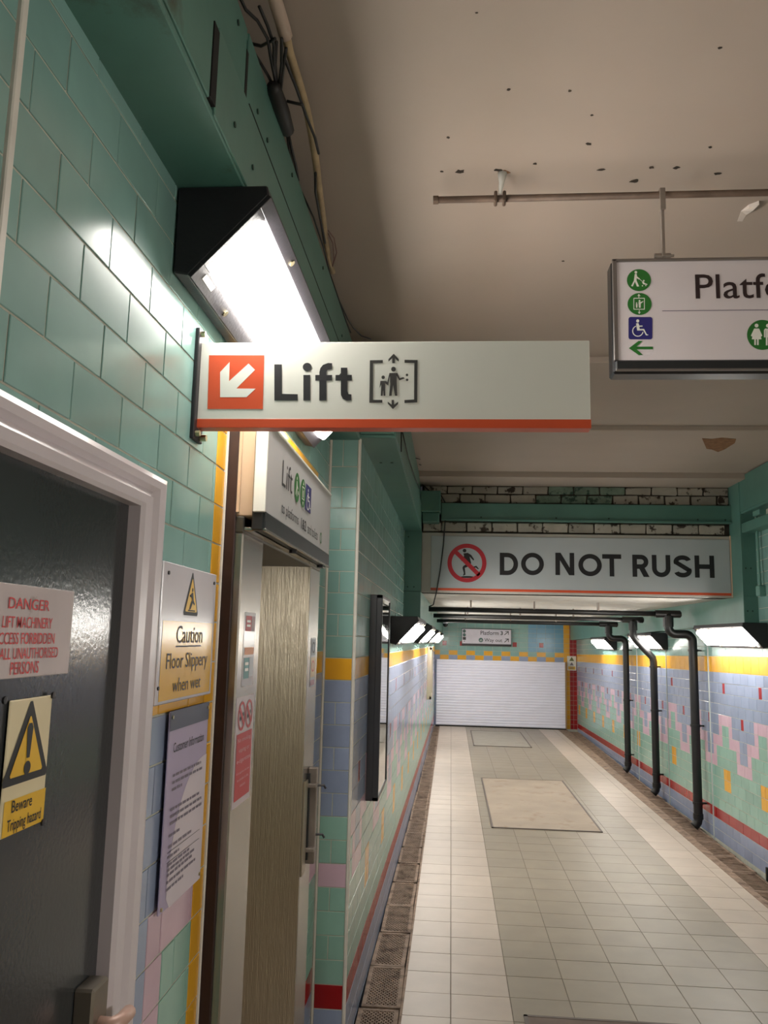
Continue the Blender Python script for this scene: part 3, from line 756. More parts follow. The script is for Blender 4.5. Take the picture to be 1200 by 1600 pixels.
# caution sign -------------------------------------------------------------------------
FCa = Fr((XW+.016, 0, 0), (0,1,0), (0,0,1))
C4 = lambda pts: crop(FCa, 230, 860, 6, pts)
t = thing('slippery_floor_sign', 'white and yellow Caution Floor Slippery when wet sign beside the grey door frame', 'sign', (XW+.014, 1.83, 1.65))
q = bx(C4([(160,95),(640,235),(592,1360),(85,1440)]))
GLOSSW = mat('gloss_sign_white', (206,200,206), .18, var=.02); GLOSSY = mat('gloss_sign_yellow', (222,172,60), .18, var=.03)
panel('plate', FCa, q[0], q[1]+.004, q[2], q[3], .006, GLOSSW, t)
yb = bx(C4([(150,655),(612,692),(585,1318),(108,1388)]))
decal('yellow_field', FCa, [[(q[0]+.014,yb[1]),(q[2]-.014,yb[1]),(q[2]-.014,yb[3]),(q[0]+.014,yb[3])]], GLOSSY, t, .0006)
a = C4([(427,212),(335,605),(470,618)]); um = a[0][0]; 
uL, uR, zB, zT = a[1][0], a[2][0], (a[1][1]+a[2][1])/2, a[0][1]
decal('triangle_border', FCa, [rtri((uL+uR)/2, zT, uL, uR, zB, .006)], INK, t, .0006)
decal('triangle', FCa, [rtri((uL+uR)/2, zT-.014, uL+.011, uR-.011, zB+.008, .003)], SYEL, t, .0012)
cu_ = (uL+uR)/2
FG = lambda pts: [(cu_+x*(uR-uL), zB+y*(zT-zB)) for x, y in pts]
decal('slipping_figure', FCa, [FG(ell(.02,.60,.05,.05,12)), FG([(-.05,.52),(.06,.55),(.12,.36),(.22,.28),(.20,.24),(.05,.30),(-.02,.42),(-.16,.48),(-.17,.44)]), FG([(-.02,.36),(.06,.30),(-.04,.16),(-.16,.12),(-.14,.18)]), FG([(-.24,.13),(.26,.13),(.26,.10),(-.24,.10)])], INK, t, .0018)
for s_, pts, bo in (('Caution', [(277,705),(277,865),(510,865),(510,715)], 0), ('Floor Slippery', [(172,1115),(180,965),(552,1115),(553,985)], 0), ('when wet', [(233,1318),(236,1205),(492,1282),(493,1165)], 0)):
    text('lettering', FCa, s_, bx(C4(pts)), INK if s_ != 'Caution' else mat('print_faded_black', (84,74,60), .5), t, bo)
ul = C4([(262,901),(498,903)]); decal('underline', FCa, strip([(ul[0][0],ul[0][1]),(ul[1][0],ul[0][1])], .003), INK, t)
screws(t, [(XW+.016, q[0]+.028, q[3]-.022), (XW+.016, q[2]-.022, q[3]-.022), (XW+.016, q[0]+.008, 1.69)], (0,1), .004, BLACK)

# customer information notice ------------------------------------------------------
FCi = Fr((XW+.014, 0, 0), (0,1,0), (0,0,1))
t = thing('information_notice', 'lilac and white Customer Information notice screwed below the slippery floor sign', 'notice', (XW+.012, 1.88, 1.24))
a = bx([FCi.px(*p) for p in ((268,1112),(326,1098),(312,1372),(248,1423))]); u0, v0, u1, v1 = a[0], a[1], a[2], a[3]
panel('plate', FCi, u0, v0, u1, v1, .004, LILAC, t)
W_, H_ = u1-u0, v1-v0
G = lambda pts: [(u0+x*W_, v0+y*H_) for x, y in pts]
decal('header_band', FCi, [G([(0,.90),(1,.90),(1,1),(0,1)])], SLATE, t, .0006)
cur = [(1,.70)]+[(1-.86*math.sin(math.radians(a_))**.9, .70-.70*(1-math.cos(math.radians(a_)))*.92) for a_ in range(5,91,5)]+[(.22,.0),(1,.0)]
decal('white_sweep', FCi, [G(cur)], PAPER, t, .0006)
text('lettering', FCi, 'Customer Information', (u0+.10*W_, v0+.785*H_, u0+.88*W_, v0+.835*H_), INK, t, .004)
random.seed(3)
words = []
for row, x1_ in ((.66,.82),(.625,.86),(.59,.34),(.49,.84),(.455,.88),(.42,.9),(.36,.34),(.305,.66),(.255,.36),(.215,.62),(.19,.78),(.165,.70),(.13,.8),(.095,.5)):
    x = .12
    while x < x1_:
        l = random.uniform(.04,.11); words.append(G([(x,row),(min(x+l,x1_+.02),row),(min(x+l,x1_+.02),row+.014),(x,row+.014)])); x += l+.018
decal('print_lines', FCi, words, INKG, t, .0012)
decal('rules', FCi, [G([(.1,.285),(.9,.285),(.9,.288),(.1,.288)]), G([(.1,.235),(.9,.235),(.9,.238),(.1,.238)])], INK, t, .0012)
screws(t, [(XW+.014, u0+.012, v1-.012), (XW+.014, u1-.01, v0+.012), (XW+.014, u0+.012, v0+.010), (XW+.014, u1-.01, v1-.012)], (0,1), .004, BRASS)

# ------------------------------------------------------------------ lift entrance
XF = -.535
t = thing('lift_entrance', 'stainless steel lift entrance set into the tiled wall', 'lift', (-.6, 2.7, 0))
MB().box(XW-.02, XF, 2.062, 2.29, -.02, 2.058).build('column', STEEL, t, bevel=.004)
MB().box(XW-.02, XF, 3.09, 3.315, -.02, 2.058).build('column', STEEL, t, bevel=.004)
MB().box(-.86, XF-.001, 3.084, 3.13, -.02, 2.058).build('reveal', STEELD, t)
MB().box(-.86, XW-.02, 2.25, 2.29, -.02, 2.07).build('reveal', STEELD, t)
MB().box(-.90, -.86, 2.25, 2.69, -.02, 2.07).build('door_leaf', STEELD, t, bevel=.002)
MB().box(-.90, -.86, 2.694, 3.13, -.02, 2.07).build('door_leaf', STEELD, t, bevel=.002)
MB().box(-.90, XF, 2.062, 3.315, 2.057, 2.10).build('soffit_panel', mat('dark_steel_soffit', (96,92,86), .4, .9), t, bevel=.003)
MB().box(XW-.02, -.512, 2.068, 3.30, 2.10, 2.395).build('header', CREAMP, t, bevel=.004)
MB().box(XW-.004, -.556, 2.054, 2.064, 0, 2.45).build('edge_strip', BROWN, t, bevel=.002)
MB().box(-.562, -.549, 2.056, 2.066, 2.11, 2.395).build('edge_flake', CREAMP, t)
MB().box(-1.3, -.9, 2.2, 3.2, -.1, 2.2).build('shaft_lining', DARK, t)
MB().box(-.538, -.50, 2.066, 3.22, 2.062, 2.072).build('header_lip', STEEL, t, bevel=.002)
# control panel with hooks on the far column
C3 = lambda x, y: (440+x/8, 1160+y/8)
t = thing('control_panel', 'narrow steel control panel with black hooks on the lift column beside the tiled pier', 'panel', (XF, 3.2, 1.0))
zq = lambda y: on(493, y, 0, XF+.02).z
MB().box(XF, XF+.006, 3.10, 3.17, zq(1345), zq(1212)).build('cover_plate', STEELD, t, bevel=.001)
MB().box(XF, XF+.010, 3.185, 3.21, zq(1330), zq(1205)).build('channel', mat('channel_grey', (70,72,74), .4, .6), t)  # channel in plain dark grey metal
MB().box(XF, XF+.034, 3.20, 3.235, zq(1337), zq(1197)).build('bar', GALV, t, bevel=.003)
for y in (1224, 1296):
    MB().tube([(XF+.03,3.22,zq(y)),(XF+.058,3.225,zq(y)),(XF+.066,3.225,zq(y)-.012)], .0045, 6).build('hook', BLACK, t)
for y in (1222, 1315): MB().box(XF, XF+.036, 3.17, 3.235, zq(y+3), zq(y-3)).build('clamp', GALV, t, bevel=.002)

# lift header sign
XS = -.478
FS = Fr((XS, 0, 0), (0,1,0), (0,0,1))
C1 = lambda pts: crop(FS, 400, 660, 6.667, pts)
t = thing('lift_header_sign', 'silver sign over the lift reading Lift to platforms 1 and 2 and toilets', 'sign', (XS, 2.6, 2.06))
MB().box(-.5115, XS-.004, 2.045, 3.15, 2.062, 2.345).build('case', mat('sign_case_dark', (52,50,50), .4, .3), t, bevel=.003)
MB().box(XS-.026, XS, 2.04, 3.155, 2.112, 2.348).build('panel', SIGNG, t, bevel=.002)
MB().box(XS-.030, XS+.002, 2.036, 2.046, 2.108, 2.350).build('end_cap', SIGNW, t, bevel=.002)
MB().box(XS-.012, XS+.004, 2.04, 3.157, 2.343, 2.351).build('top_trim', SIGNW, t, bevel=.001)
MB().box(XS-.02, XS+.003, 2.046, 3.15, 2.064, 2.111).build('bottom_rail', mat('sign_black_rail', (34,36,38), .35), t, bevel=.002)
MB().box(XS-.004, XS+.005, 2.046, 3.15, 2.060, 2.067).build('drip_edge', STEEL, t, bevel=.001)
for y in (2.52, 3.05): MB().cyl((XS-.016, y, 2.066), (XS-.016, y, 2.052), .012, 10).build('knob', BLACK, t)
text('lettering', FS, 'Lift', bx(C1([(278,385),(275,665),(372,752),(378,545)])), INK, t, -.004)
cs = [C1([(c, y), (c-28, y), (c, y-h_)]) for c, y, h_ in ((425,680,158),(487,740,152))]
pics = []
for c in cs:
    cx, cy = c[0]; rx = abs(c[1][0]-cx); ry = abs(c[2][1]-cy); rr = (rx+ry)/2
    pics.append((cx, cy, rx, ry))
    decal('green_disc', FS, [ell(cx, cy, rx, ry)], SGREEN, t)
cx, cy, rx, ry = pics[0]
Q = lambda pts: [(cx+x*rx, cy+y*ry) for x, y in pts]
decal('walker_symbol', FS, [Q(ell(-.2,.6,.12,.12,10)), Q([(-.3,.42),(-.1,.42),(0,.15),(.3,-.02),(.25,-.1),(-.05,.0),(.05,-.6),(-.1,-.6),(-.22,-.15),(-.5,-.6),(-.62,-.55),(-.32,0)]), Q([(.3,-.2),(.45,-.15),(.7,-.42),(.35,-.4)])], SIGNW, t, .0018)
cx, cy, rx, ry = pics[1]
decal('lift_symbol', FS, [Q([(-.45,-.45),(-.35,-.45),(-.35,.45),(-.45,.45)]), Q([(.35,-.45),(.45,-.45),(.45,.45),(.35,.45)]), Q([(-.45,.38),(.45,.38),(.45,.46),(-.45,.46)]), Q([(-.45,-.46),(.45,-.46),(.45,-.38),(-.45,-.38)]), Q([(-.1,-.3),(.1,-.3),(.1,.2),(-.1,.2)]), Q([(0,.9),(.18,.6),(-.18,.6)]), Q([(0,-.9),(.18,-.6),(-.18,-.6)])], SIGNW, t, .0018)
sq = bx(C1([(518,635),(515,905),(565,955),(572,690)]))
decal('navy_square', FS, [[(sq[0],sq[1]),(sq[2],sq[1]),(sq[2],sq[3]),(sq[0],sq[3])]], SBLUE, t)
cx, cy, rx, ry = (sq[0]+sq[2])/2, (sq[1]+sq[3])/2, (sq[2]-sq[0])/2, (sq[3]-sq[1])/2
decal('wheelchair_symbol', FS, [Q(ell(-.15,.62,.13,.13,10)), Q([(-.3,.42),(-.08,.42),(-.04,.2),(.35,.2),(.35,.1),(-.02,.08),(0,-.1),(.4,-.1),(.62,-.6),(.8,-.6),(.8,-.68),(.5,-.68),(.3,-.22),(-.2,-.24)])]+ring(cx-.12*rx, cy-.3*ry, .5*rx, .4*rx, n=20, a0=110, a1=370), SIGNW, t, .0018)
b_ = bx(C1([(265,840),(265,945),(300,1010),(440,1090)])); e_ = C1([(650,1215),(650,1140)])
text('lettering', FS, 'to platforms', (C1([(265,840)])[0][0], C1([(290,985)])[0][1]-.004, C1([(440,1000)])[0][0], C1([(268,820)])[0][1]), INK, t, 0)
z_ = C1([(462,985)])[0][1]; zb_ = C1([(465,1105)])[0][1]
text('lettering', FS, '1&2', (C1([(468,1000)])[0][0], zb_, C1([(520,1050)])[0][0], z_), INK, t, .02)
text('lettering', FS, 'and toilets', (C1([(538,1000)])[0][0], zb_, C1([(642,1050)])[0][0], z_), INK, t, 0)
cc = C1([(672,1200)])[0]; decal('toilet_symbol', FS, ring(cc[0], (z_+zb_)/2, .021, .014, n=24), SGREEN, t)

# stickers on the lift columns
FK = Fr((XF+.0008, 0, 0), (0,1,0), (0,0,1))
D4 = lambda pts: bx(crop(FK, 355, 940, 10.67, pts))
def rect(b): return [(b[0],b[1]),(b[2],b[1]),(b[2],b[3]),(b[0],b[3])]
def fld(name, fr, b, fx, m, t, d):
    W, H = b[2]-b[0], b[3]-b[1]
    decal(name, fr, [[(b[0]+x*W, b[1]+y*H) for x, y in ((fx[0],fx[1]),(fx[2],fx[1]),(fx[2],fx[3]),(fx[0],fx[3]))]], m, t, d)
t = thing('sticker', 'white strip with red, orange and teal panels stuck on the near lift column', 'sticker', (XF, 2.2, 1.6))
b = D4([(285,140),(490,175),(420,1430),(215,1470)]); b = (b[0]+.012, b[1]+.008, b[2]-.008, b[3]-.004)
panel('sheet', FK, *b, .0006, mat('gloss_sticker', (206,202,206), .2, var=.02), t, bevel=0)
for nm, fx, m in (('red_panel',(.1,.74,.62,.95),SRED),('red_notice',(.64,.74,.93,.95),mat('dark_red_print',(120,70,76),.4)),('orange_panel',(.1,.42,.93,.52),SORG),('teal_panel',(.1,.1,.55,.38),STEAL),('teal_notice',(.58,.12,.93,.38),mat('pale_print',(176,182,190),.4))):
    fld(nm, FK, b, fx, m, t, .001)
for fx in ((.18,.2,.48,.24),(.18,.28,.48,.32),(.18,.8,.5,.83),(.18,.86,.5,.89)): fld('print_line', FK, b, fx, SIGNW, t, .0016)
E5 = lambda pts: bx(crop(FK, 350, 1070, 7.617, pts))
t = thing('no_smoking_sign', 'red and white No smoking vaping or e-cigarettes sign on the near lift column', 'sign', (XF, 2.2, 1.4))
b = E5([(150,130),(365,85),(300,1380),(85,1550)]); b = (b[0]+.006, b[1]+.010, b[2]-.004, b[3]-.006)
panel('sheet', FK, *b, .0008, mat('notice_white', (204,190,196), .4, var=.02), t, bevel=0)
fld('red_field', FK, b, (.07,.06,.93,.66), SRED, t, .001)
W, H = b[2]-b[0], b[3]-b[1]
for c_ in (.29, .71):
    u, v = b[0]+c_*W, b[1]+.82*H
    decal('prohibition_ring', FK, ring(u, v, .2*W, .16*W, ry=.135*H, n=28), SRED, t, .0012)
    decal('prohibition_bar', FK, strip([(u-.13*W, v+.085*H), (u+.13*W, v-.085*H)], .012), SRED, t, .0014)
    decal('cigarette_symbol', FK, strip([(u-.1*W, v-.03*H), (u+.1*W, v+.02*H)], .010), INK, t, .0012)
for s_, y0_, y1_, x0_, x1_ in (('No smoking,',.57,.62,.12,.88),('vaping or',.475,.525,.2,.8),('e-cigarettes',.38,.43,.12,.88),('It is against the law',.285,.31,.14,.86),('to smoke in this',.225,.25,.18,.82),('station',.165,.19,.35,.65)):
    text('lettering', FK, s_, (b[0]+x0_*W, b[1]+y0_*H, b[0]+x1_*W, b[1]+y1_*H), mat('pale_pink_print', (226,176,180), .5), t, .005, .0016)
t = thing('sticker', 'narrow grey, orange and pink symbol strip on the lift column next to the tiled pier', 'sticker', (XF, 3.2, 1.6))
F2 = lambda pts: bx(crop(FK, 440, 880, 7.27, pts))
b = F2([(335,835),(400,845),(370,1405),(305,1415)]); b = (b[0]+.02, b[1]+.004, b[2]-.02, b[3]-.004)
panel('sheet', FK, *b, .0006, mat('sticker_grey', (176,178,184), .3), t, bevel=0)
fld('grey_field', FK, b, (.08,.64,.92,.97), mat('print_blue_grey', (120,132,146), .4), t, .001)
fld('orange_field', FK, b, (.08,.2,.92,.6), mat('print_pale_orange', (222,190,140), .4), t, .001)
fld('pink_field', FK, b, (.08,.03,.92,.14), mat('print_dusty_pink', (176,120,140), .4), t, .001)
u, v, W, H = (b[0]+b[2])/2, b[1]+.80*(b[3]-b[1]), b[2]-b[0], b[3]-b[1]
decal('disc', FK, ring(u, v, .3*W, .2*W, ry=.12*H, n=20), INK, t, .0014); decal('disc', FK, ring(u, b[1]+.42*H, .3*W, .2*W, ry=.12*H, n=20), ORANGE, t, .0014)

# ------------------------------------------------------------------ projecting lift sign
YS = 1.765
FH = Fr((0, YS, 0), (1,0,0), (0,0,1))
C3s = lambda pts: crop(FH, 280, 500, 3.158, pts)
t = thing('projecting_lift_sign', 'white projecting sign with orange arrow square reading Lift on a wall bracket', 'sign', (XW, YS, 2.26))
a = [FH.px(*p) for p in ((310,536),(921,531.5),(922,668),(306,668))]
u0, u1, v0, v1 = a[0][0]+.004, a[1][0], (a[2][1]+a[3][1])/2, (a[0][1]+a[1][1])/2
panel('panel', FH, u0, v0+.001, u1, v1, .034, SIGNW, t, .0015)
sv = FH.px(600, 655)[1]
MB().box(u0-.001, u1+.001, YS-.0012, YS+.035, v0-.001, sv).build('orange_stripe', ORANGE, t, bevel=.0006)
decal('arrow_square', FH, [C3s([(148,175),(420,175),(413,440),(140,440)])], ORANGE, t)
decal('arrow', FH, [C3s([(203,258),(250,208),(247,303),(343,216),(375,247),(283,339),(378,340),(333,382),(203,382)])], SIGNW, t, .0018)
for polys in ([[(470,220),(507,220),(507,365),(585,367),(585,398),(470,398)]], [ell(632,233,22,21,20), [(613,272),(647,272),(647,398),(613,398)]],
    [[(692,398),(727,398),(727,300),(755,300),(755,272),(727,272),(727,258),(732,247),(755,243),(755,214),(735,213),(710,222),(697,238),(692,258),(692,272),(672,272),(672,300),(692,300)]],
    [[(798,236),(830,236),(830,272),(852,272),(852,300),(830,300),(830,352),(835,366),(850,368),(850,397),(828,399),(808,390),(799,372),(798,352),(798,300),(772,300),(772,272),(790,272),(798,262)]]):
    decal('lettering', FH, [C3s(p_) for p_ in polys], INK, t)
GREYI = mat('print_dark_grey', (62,60,58), .5)
E2 = lambda pts: crop(FH, 560, 545, 10, pts)
decal('lift_symbol', FH, [E2([(180,182),(382,178),(382,225),(230,230),(228,800),(375,800),(375,845),(172,845)]), E2([(722,175),(925,178),(920,840),(720,850),(720,803),(872,795),(875,225),(722,222)]),
    E2([(552,80),(632,165),(630,203),(570,150),(570,228),(530,228),(530,150),(470,203),(470,165)]), E2([(540,945),(460,860),(458,828),(520,875),(518,800),(558,800),(560,875),(622,828),(620,865)])], GREYI, t)
decal('people_symbol', FH, [E2(ell(549,322,37,38,20)), E2(ell(388,449,27,28,16)), E2([(485,382),(612,382),(648,462),(700,446),(728,466),(640,497),(598,425),(600,560),(608,738),(572,738),(543,568),(520,738),(480,738),(497,560),(492,430),(468,578),(420,545),(420,630),(422,738),(393,738),(388,650),(380,738),(350,738),(358,560),(330,620),(345,505),(432,505),(452,525)]), E2(ell(760,412,20,20,14)), E2(ell(762,489,20,20,14))], GREYI, t, .0016)
bp = on(303, 520, 0, XW); bq = on(305, 688, 0, XW)
br = MB().box(XW+.002, XW+.012, YS-.02, YS+.045, v0-.03, v1+.03).build('bracket_plate', BLACK, t, bevel=.002)
for z0_, z1_ in ((v1-.05, v1), (v0+.005, v0+.055)): MB().box(XW+.010, u0+.004, YS-.004, YS+.038, z0_, z1_).build('bracket_clip', BLACK, t, bevel=.002)
MB().box(XW+.012, u0+.001, YS+.004, YS+.03, v0+.05, v1-.05).build('spacer', GALV, t)
for z_ in (v1+.018, v0-.016):
    MB().cyl((XW+.012, YS-.006, z_), (XW+.022, YS-.006, z_), .007, 8).build('bolt', BRASS, t)
MB().cyl((XW+.012, YS+.03, v0-.018), (XW+.026, YS+.03, v0-.018), .008, 8).build('bolt', BRASS, t)

# ------------------------------------------------------------------ ceiling conduit and hanging platform sign
YH = 2.36
FQ = Fr((0, YH, 0), (1,0,0), (0,0,1))
pz = FQ.px(900, 308)[1]; pu0 = FQ.px(679, 310)[0]
t = thing('overhead_conduit', 'rusty pipe clamped under the stained ceiling', 'pipe', (.8, YH, pz))
MB().tube([(pu0, YH, pz), (2.45, YH, pz+.004)], .0105, 10).build('tube', PIPEM, t, True)
MB().cyl((pu0-.004, YH, pz), (pu0+.012, YH, pz), .013, 10).build('end_plug', PIPEM, t)
cu = FQ.px(781, 308)[0]
MB().box(cu-.018, cu-.008, YH-.018, YH+.018, pz-.017, pz+.018).box(cu+.008, cu+.018, YH-.018, YH+.018, pz-.017, pz+.018).build('clamp', PIPEM, t, bevel=.003)
MB().tube([(cu, YH-.01, pz+.01), (cu+.004, YH-.02, pz+.04), (cu+.006, YH-.03, ZC+.004)], [.006,.008,.016], 8).build('fixing', CEIL2, t, True)
for x in (1.4, 2.2): MB().cyl((x, YH, pz+.005), (x, YH, ZC+.004), .006, 8).build('fixing', PIPEM, t)
sg = thing('platform_sign', 'silver hanging sign with green and blue symbols starting Platform', 'sign', (1.0, YH, 2.6))
a = [FQ.px(*p) for p in ((956,406),(960,563.7),(957,586))]
u0 = a[0][0]; v1 = a[0][1]; vr = a[1][1]; v0 = a[2][1]; u1 = u0+1.15
MB().box(u0-.002, u1, YH+.004, YH+.07, v0+.006, v1-.002).build('case', mat('sign_case_black', (26,26,28), .3, .2), sg, bevel=.006)
ALU = mat('brushed_aluminium', (150,144,142), .35, .9)
panel('panel', FQ, u0+.012, vr-.004, u1-.012, v1-.006, .006, mat('platform_sign_face', (214,205,208), .3, var=.02), sg)
MB().box(u0, u1, YH-.006, YH+.004, v1-.008, v1+.001).box(u0, u0+.013, YH-.006, YH+.004, vr, v1).box(u1-.013, u1, YH-.006, YH+.004, vr, v1).build('frame', ALU, sg, bevel=.002)
MB().box(u0+.004, u1-.004, YH-.008, YH+.06, v0+.012, vr).build('bottom_rail', mat('sign_black_rail', (34,36,38), .35), sg, bevel=.004)
MB().box(u0+.004, u1-.004, YH-.011, YH-.002, v0+.010, v0+.016).build('drip_edge', ALU, sg, bevel=.001)
A3 = lambda pts: crop(FQ, 960, 410, 10, pts)
decal('green_disc', FQ, [A3(ell(382,280,187,172,40))], SGREEN, sg)
decal('green_disc', FQ, [A3(ell(392,652,187,172,40))], SGREEN, sg)
rs = [(220+35,855),(592-35,855)]+ell(557,890,35,35,6,-90,0)[1:]+[(592,1170)]+ell(557,1170,35,35,6,0,90)[1:]+[(255,1205)]+ell(255,1170,35,35,6,90,180)[1:]+[(220,890)]+ell(255,890,35,35,6,180,270)[1:]
decal('navy_square', FQ, [A3(rs)], SBLUE, sg)
decal('arrow', FQ, [A3([(225,1343),(375,1230),(440,1230),(345,1318),(600,1318),(600,1360),(345,1360),(445,1448),(380,1450)])], SGREEN, sg)
decal('walker_symbol', FQ, [A3(ell(333,158,21,22,14)), A3([(316,186),(345,182),(353,225),(397,258),(385,272),(345,250),(345,290),(385,380),(350,382),(318,305),(287,380),(258,374),(302,290)]), A3(ell(457,291,14,14,10)), A3([(428,305),(452,302),(468,325),(516,345),(506,356),(445,345)]), A3(ell(436,370,10,10,10)), A3(ell(488,366,10,10,10))]+[A3(q_) for q_ in strip([(390,264),(432,300)], 7)], SIGNW, sg, .0018)
decal('lift_symbol', FQ, [A3(q_) for q_ in strip([(302,564),(466,564)],11)+strip([(302,736),(466,736)],11)+strip([(302,560),(302,740)],11)+strip([(466,560),(466,740)],11)]+[A3(ell(390,605,14,15,12)), A3(ell(345,640,11,11,10)), A3([(374,622),(408,622),(448,608),(452,615),(410,648),(408,713),(380,713)]), A3([(332,654),(360,654),(356,713),(336,713)]),
    A3([(380,497),(408,530),(387,522),(387,553),(374,553),(374,522),(354,530)]), A3([(386,810),(362,776),(381,784),(381,750),(392,750),(392,784),(412,776)])], SIGNW, sg, .0018)
decal('wheelchair_symbol', FQ, [A3(ell(362,918,25,25,16)), A3([(335,958),(372,950),(386,990),(440,990),(436,1006),(388,1010),(392,1042),(462,1042),(505,1128),(526,1128),(526,1143),(492,1143),(448,1066),(354,1068)])]+[A3(q_) for q_ in ring(364,1076,88,74,n=26,a0=10,a1=250)], SIGNW, sg, .0018)
B5 = lambda pts: crop(FQ, 900, 380, 4, pts)
text('lettering', FQ, 'Platform', bx(B5([(745,195),(748,347),(1182,345),(1180,195)])), mat('print_dark_brown', (44,28,30), .5), sg, .004, ref='Platf')
decal('rule', FQ, strip([B5([(538,424)])[0], (u1-.05, B5([(538,424)])[0][1])], .0025), INKG, sg)
decal('green_disc', FQ, [B5(ell(1164,574,96,94,40))], SGREEN, sg)
Wm = [(1110,535),(1145,535),(1163,580),(1152,586),(1141,560),(1158,600),(1140,603),(1140,638),(1130,638),(1129,603),(1124,603),(1123,638),(1113,638),(1113,603),(1097,600),(1113,560),(1102,586),(1091,580)]
Mn = [(1180,535),(1216,535),(1224,545),(1224,590),(1214,590),(1212,556),(1211,640),(1200,640),(1198,590),(1196,640),(1185,640),(1184,556),(1182,590),(1173,590),(1173,545)]
decal('toilet_symbol', FQ, [B5(ell(1127,516,12,12,14)), B5([(1112,535),(1143,535),(1158,602),(1097,602)])]+[B5(p_) for p_ in ([(1112,535),(1120,540),(1102,586),(1091,580)],[(1143,535),(1135,540),(1152,586),(1163,580)],[(1113,600),(1123,600),(1123,638),(1113,638)],[(1130,600),(1140,600),(1140,638),(1130,638)])]+[B5(ell(1198,517,12,12,14)), B5([(1180,535),(1216,535),(1224,545),(1173,545)])]+[B5(p_) for p_ in ([(1173,545),(1182,545),(1182,590),(1173,590)],[(1215,545),(1224,545),(1224,590),(1215,590)],[(1184,545),(1212,545),(1212,590),(1184,590)],[(1185,590),(1196,590),(1196,640),(1185,640)],[(1200,590),(1211,590),(1211,640),(1200,640)])], SIGNW, sg, .0018)
hu_ = FQ.px(1033, 308)[0]
for x in (hu_, u1-.12):
    MB().box(x-.008, x+.008, YH-.020, YH-.012, pz-.055, pz+.014).box(x-.008, x+.008, YH-.018, YH+.018, pz+.009, pz+.014).build('hanger_strap', GALV, sg, bevel=.001)
    MB().box(x-.004, x+.004, YH-.014, YH+.004, v1+.004, pz-.052).build('hanger_rod', GALV, sg)
    MB().cyl((x-.024, YH, v1+.010), (x+.022, YH, v1+.010), .008, 10).build('hanger_bolt', GALV, sg)
    MB().cyl((x+.022, YH, v1+.010), (x+.032, YH, v1+.010), .004, 8).build('hanger_bolt', GALV, sg)
    MB().box(x-.02, x+.02, YH-.004, YH+.03, v1-.004, v1+.006).build('hanger_foot', GALV, sg)

# spalled patch in the ceiling
q = [on(x, y, 2, ZC-.031) for x, y in ((1097,685),(1112,686),(1128,684),(1150,686),(1148,692),(1140,697),(1132,702),(1122,706),(1112,702),(1104,701),(1100,692))]
mb = MB(); n = len(q); mb.add([(p.x,p.y,p.z-.002) for p in q]+[(p.x,p.y,ZC) for p in q], [tuple(range(n)), tuple(range(2*n-1,n-1,-1))]+[(i,(i+1)%n,n+(i+1)%n,n+i) for i in range(n)])
mb.build('spalled_patch', SPALL, ceiling)

# small broken spots and a flake of peeling paint on the ceiling
random.seed(11)
for x, y, r in ((718,268,9),(787,270,13),(778,266,7),(939,265,7),(992,283,9),(1018,262,6),(1057,262,6),(1122,271,7),(890,150-8,4),(795,140,4),(925,180,3),(700,215,4),(920,225,6),(1110,230,4),(745,20,3),(1125,75,4),(836,256,4),(880,408,3),(690,268,4)):
    c = on(x, y, 2, ZC-.0005); n = 9; rr = r*c.y/1285*1.0
    q = [(c.x+rr*math.cos(k*2*math.pi/n)*random.uniform(.5,1.1), c.y+rr*.8*math.sin(k*2*math.pi/n)*random.uniform(.4,1.0)) for k in range(n)]
    MB().add([(a_,b_,ZC-.0012) for a_,b_ in q]+[(a_,b_,ZC+.002) for a_,b_ in q], [tuple(range(n)), tuple(range(2*n-1,n-1,-1))]+[(i,(i+1)%n,n+(i+1)%n,n+i) for i in range(n)]).build('broken_spot', SPALL if r > 12 else MORTAR, ceiling)
fk = [on(x, y, 2, ZC-.001) for x, y in ((1152,346),(1158,330),(1170,320),(1186,314),(1176,324),(1166,336),(1160,346))]
n = len(fk); MB().add([(p.x,p.y,p.z-.012*(i in (2,3,4))) for i, p in enumerate(fk)]+[(p.x,p.y,ZC+.001) for p in fk], [tuple(range(n)), tuple(range(2*n-1,n-1,-1))]+[(i,(i+1)%n,n+(i+1)%n,n+i) for i in range(n)]).build('paint_flake', mat('flake_white', (214,204,196), .6), ceiling)

# ------------------------------------------------------------------ cables above the beam
pt = lambda x, y, z: tuple(on(x, y, 2, z))
t = thing('cable_run', 'yellowed sheathed cable sagging from the ceiling above the boxed beam', 'cable', (-.4, 2, 3.1))
MB().tube([pt(418,-40,3.15), pt(432,0,3.14), pt(444,42,3.13), pt(452,80,3.13), pt(466,125,3.13), pt(479,170,3.13), pt(487,210,3.13), pt(494,255,3.13), pt(498,290,3.13), pt(503,330,3.13), pt(508,370,3.13), pt(513,405,3.13), pt(520,425,3.12)], .0105, 8).build('sheath', OLDPIPE, t, True)
MB().tube([pt(416,-40,3.146), pt(430,0,3.135), pt(442,40,3.125), pt(446,56,3.125)], .016, 8).build('sleeve', mat('sleeve_white', (186,166,150), .6, var=.1), t, True)
t = thing('cable_joint', 'black cylindrical cable joint with a bundle of thin black cables', 'cable joint', (-.44, 1.85, 3.1))
MB().tube([pt(424,133,3.08), pt(427,138,3.08), pt(440,175,3.085), pt(449,204,3.09), pt(451,209,3.09)], [.012,.019,.021,.018,.008], 12).build('body', CABLE, t, True)
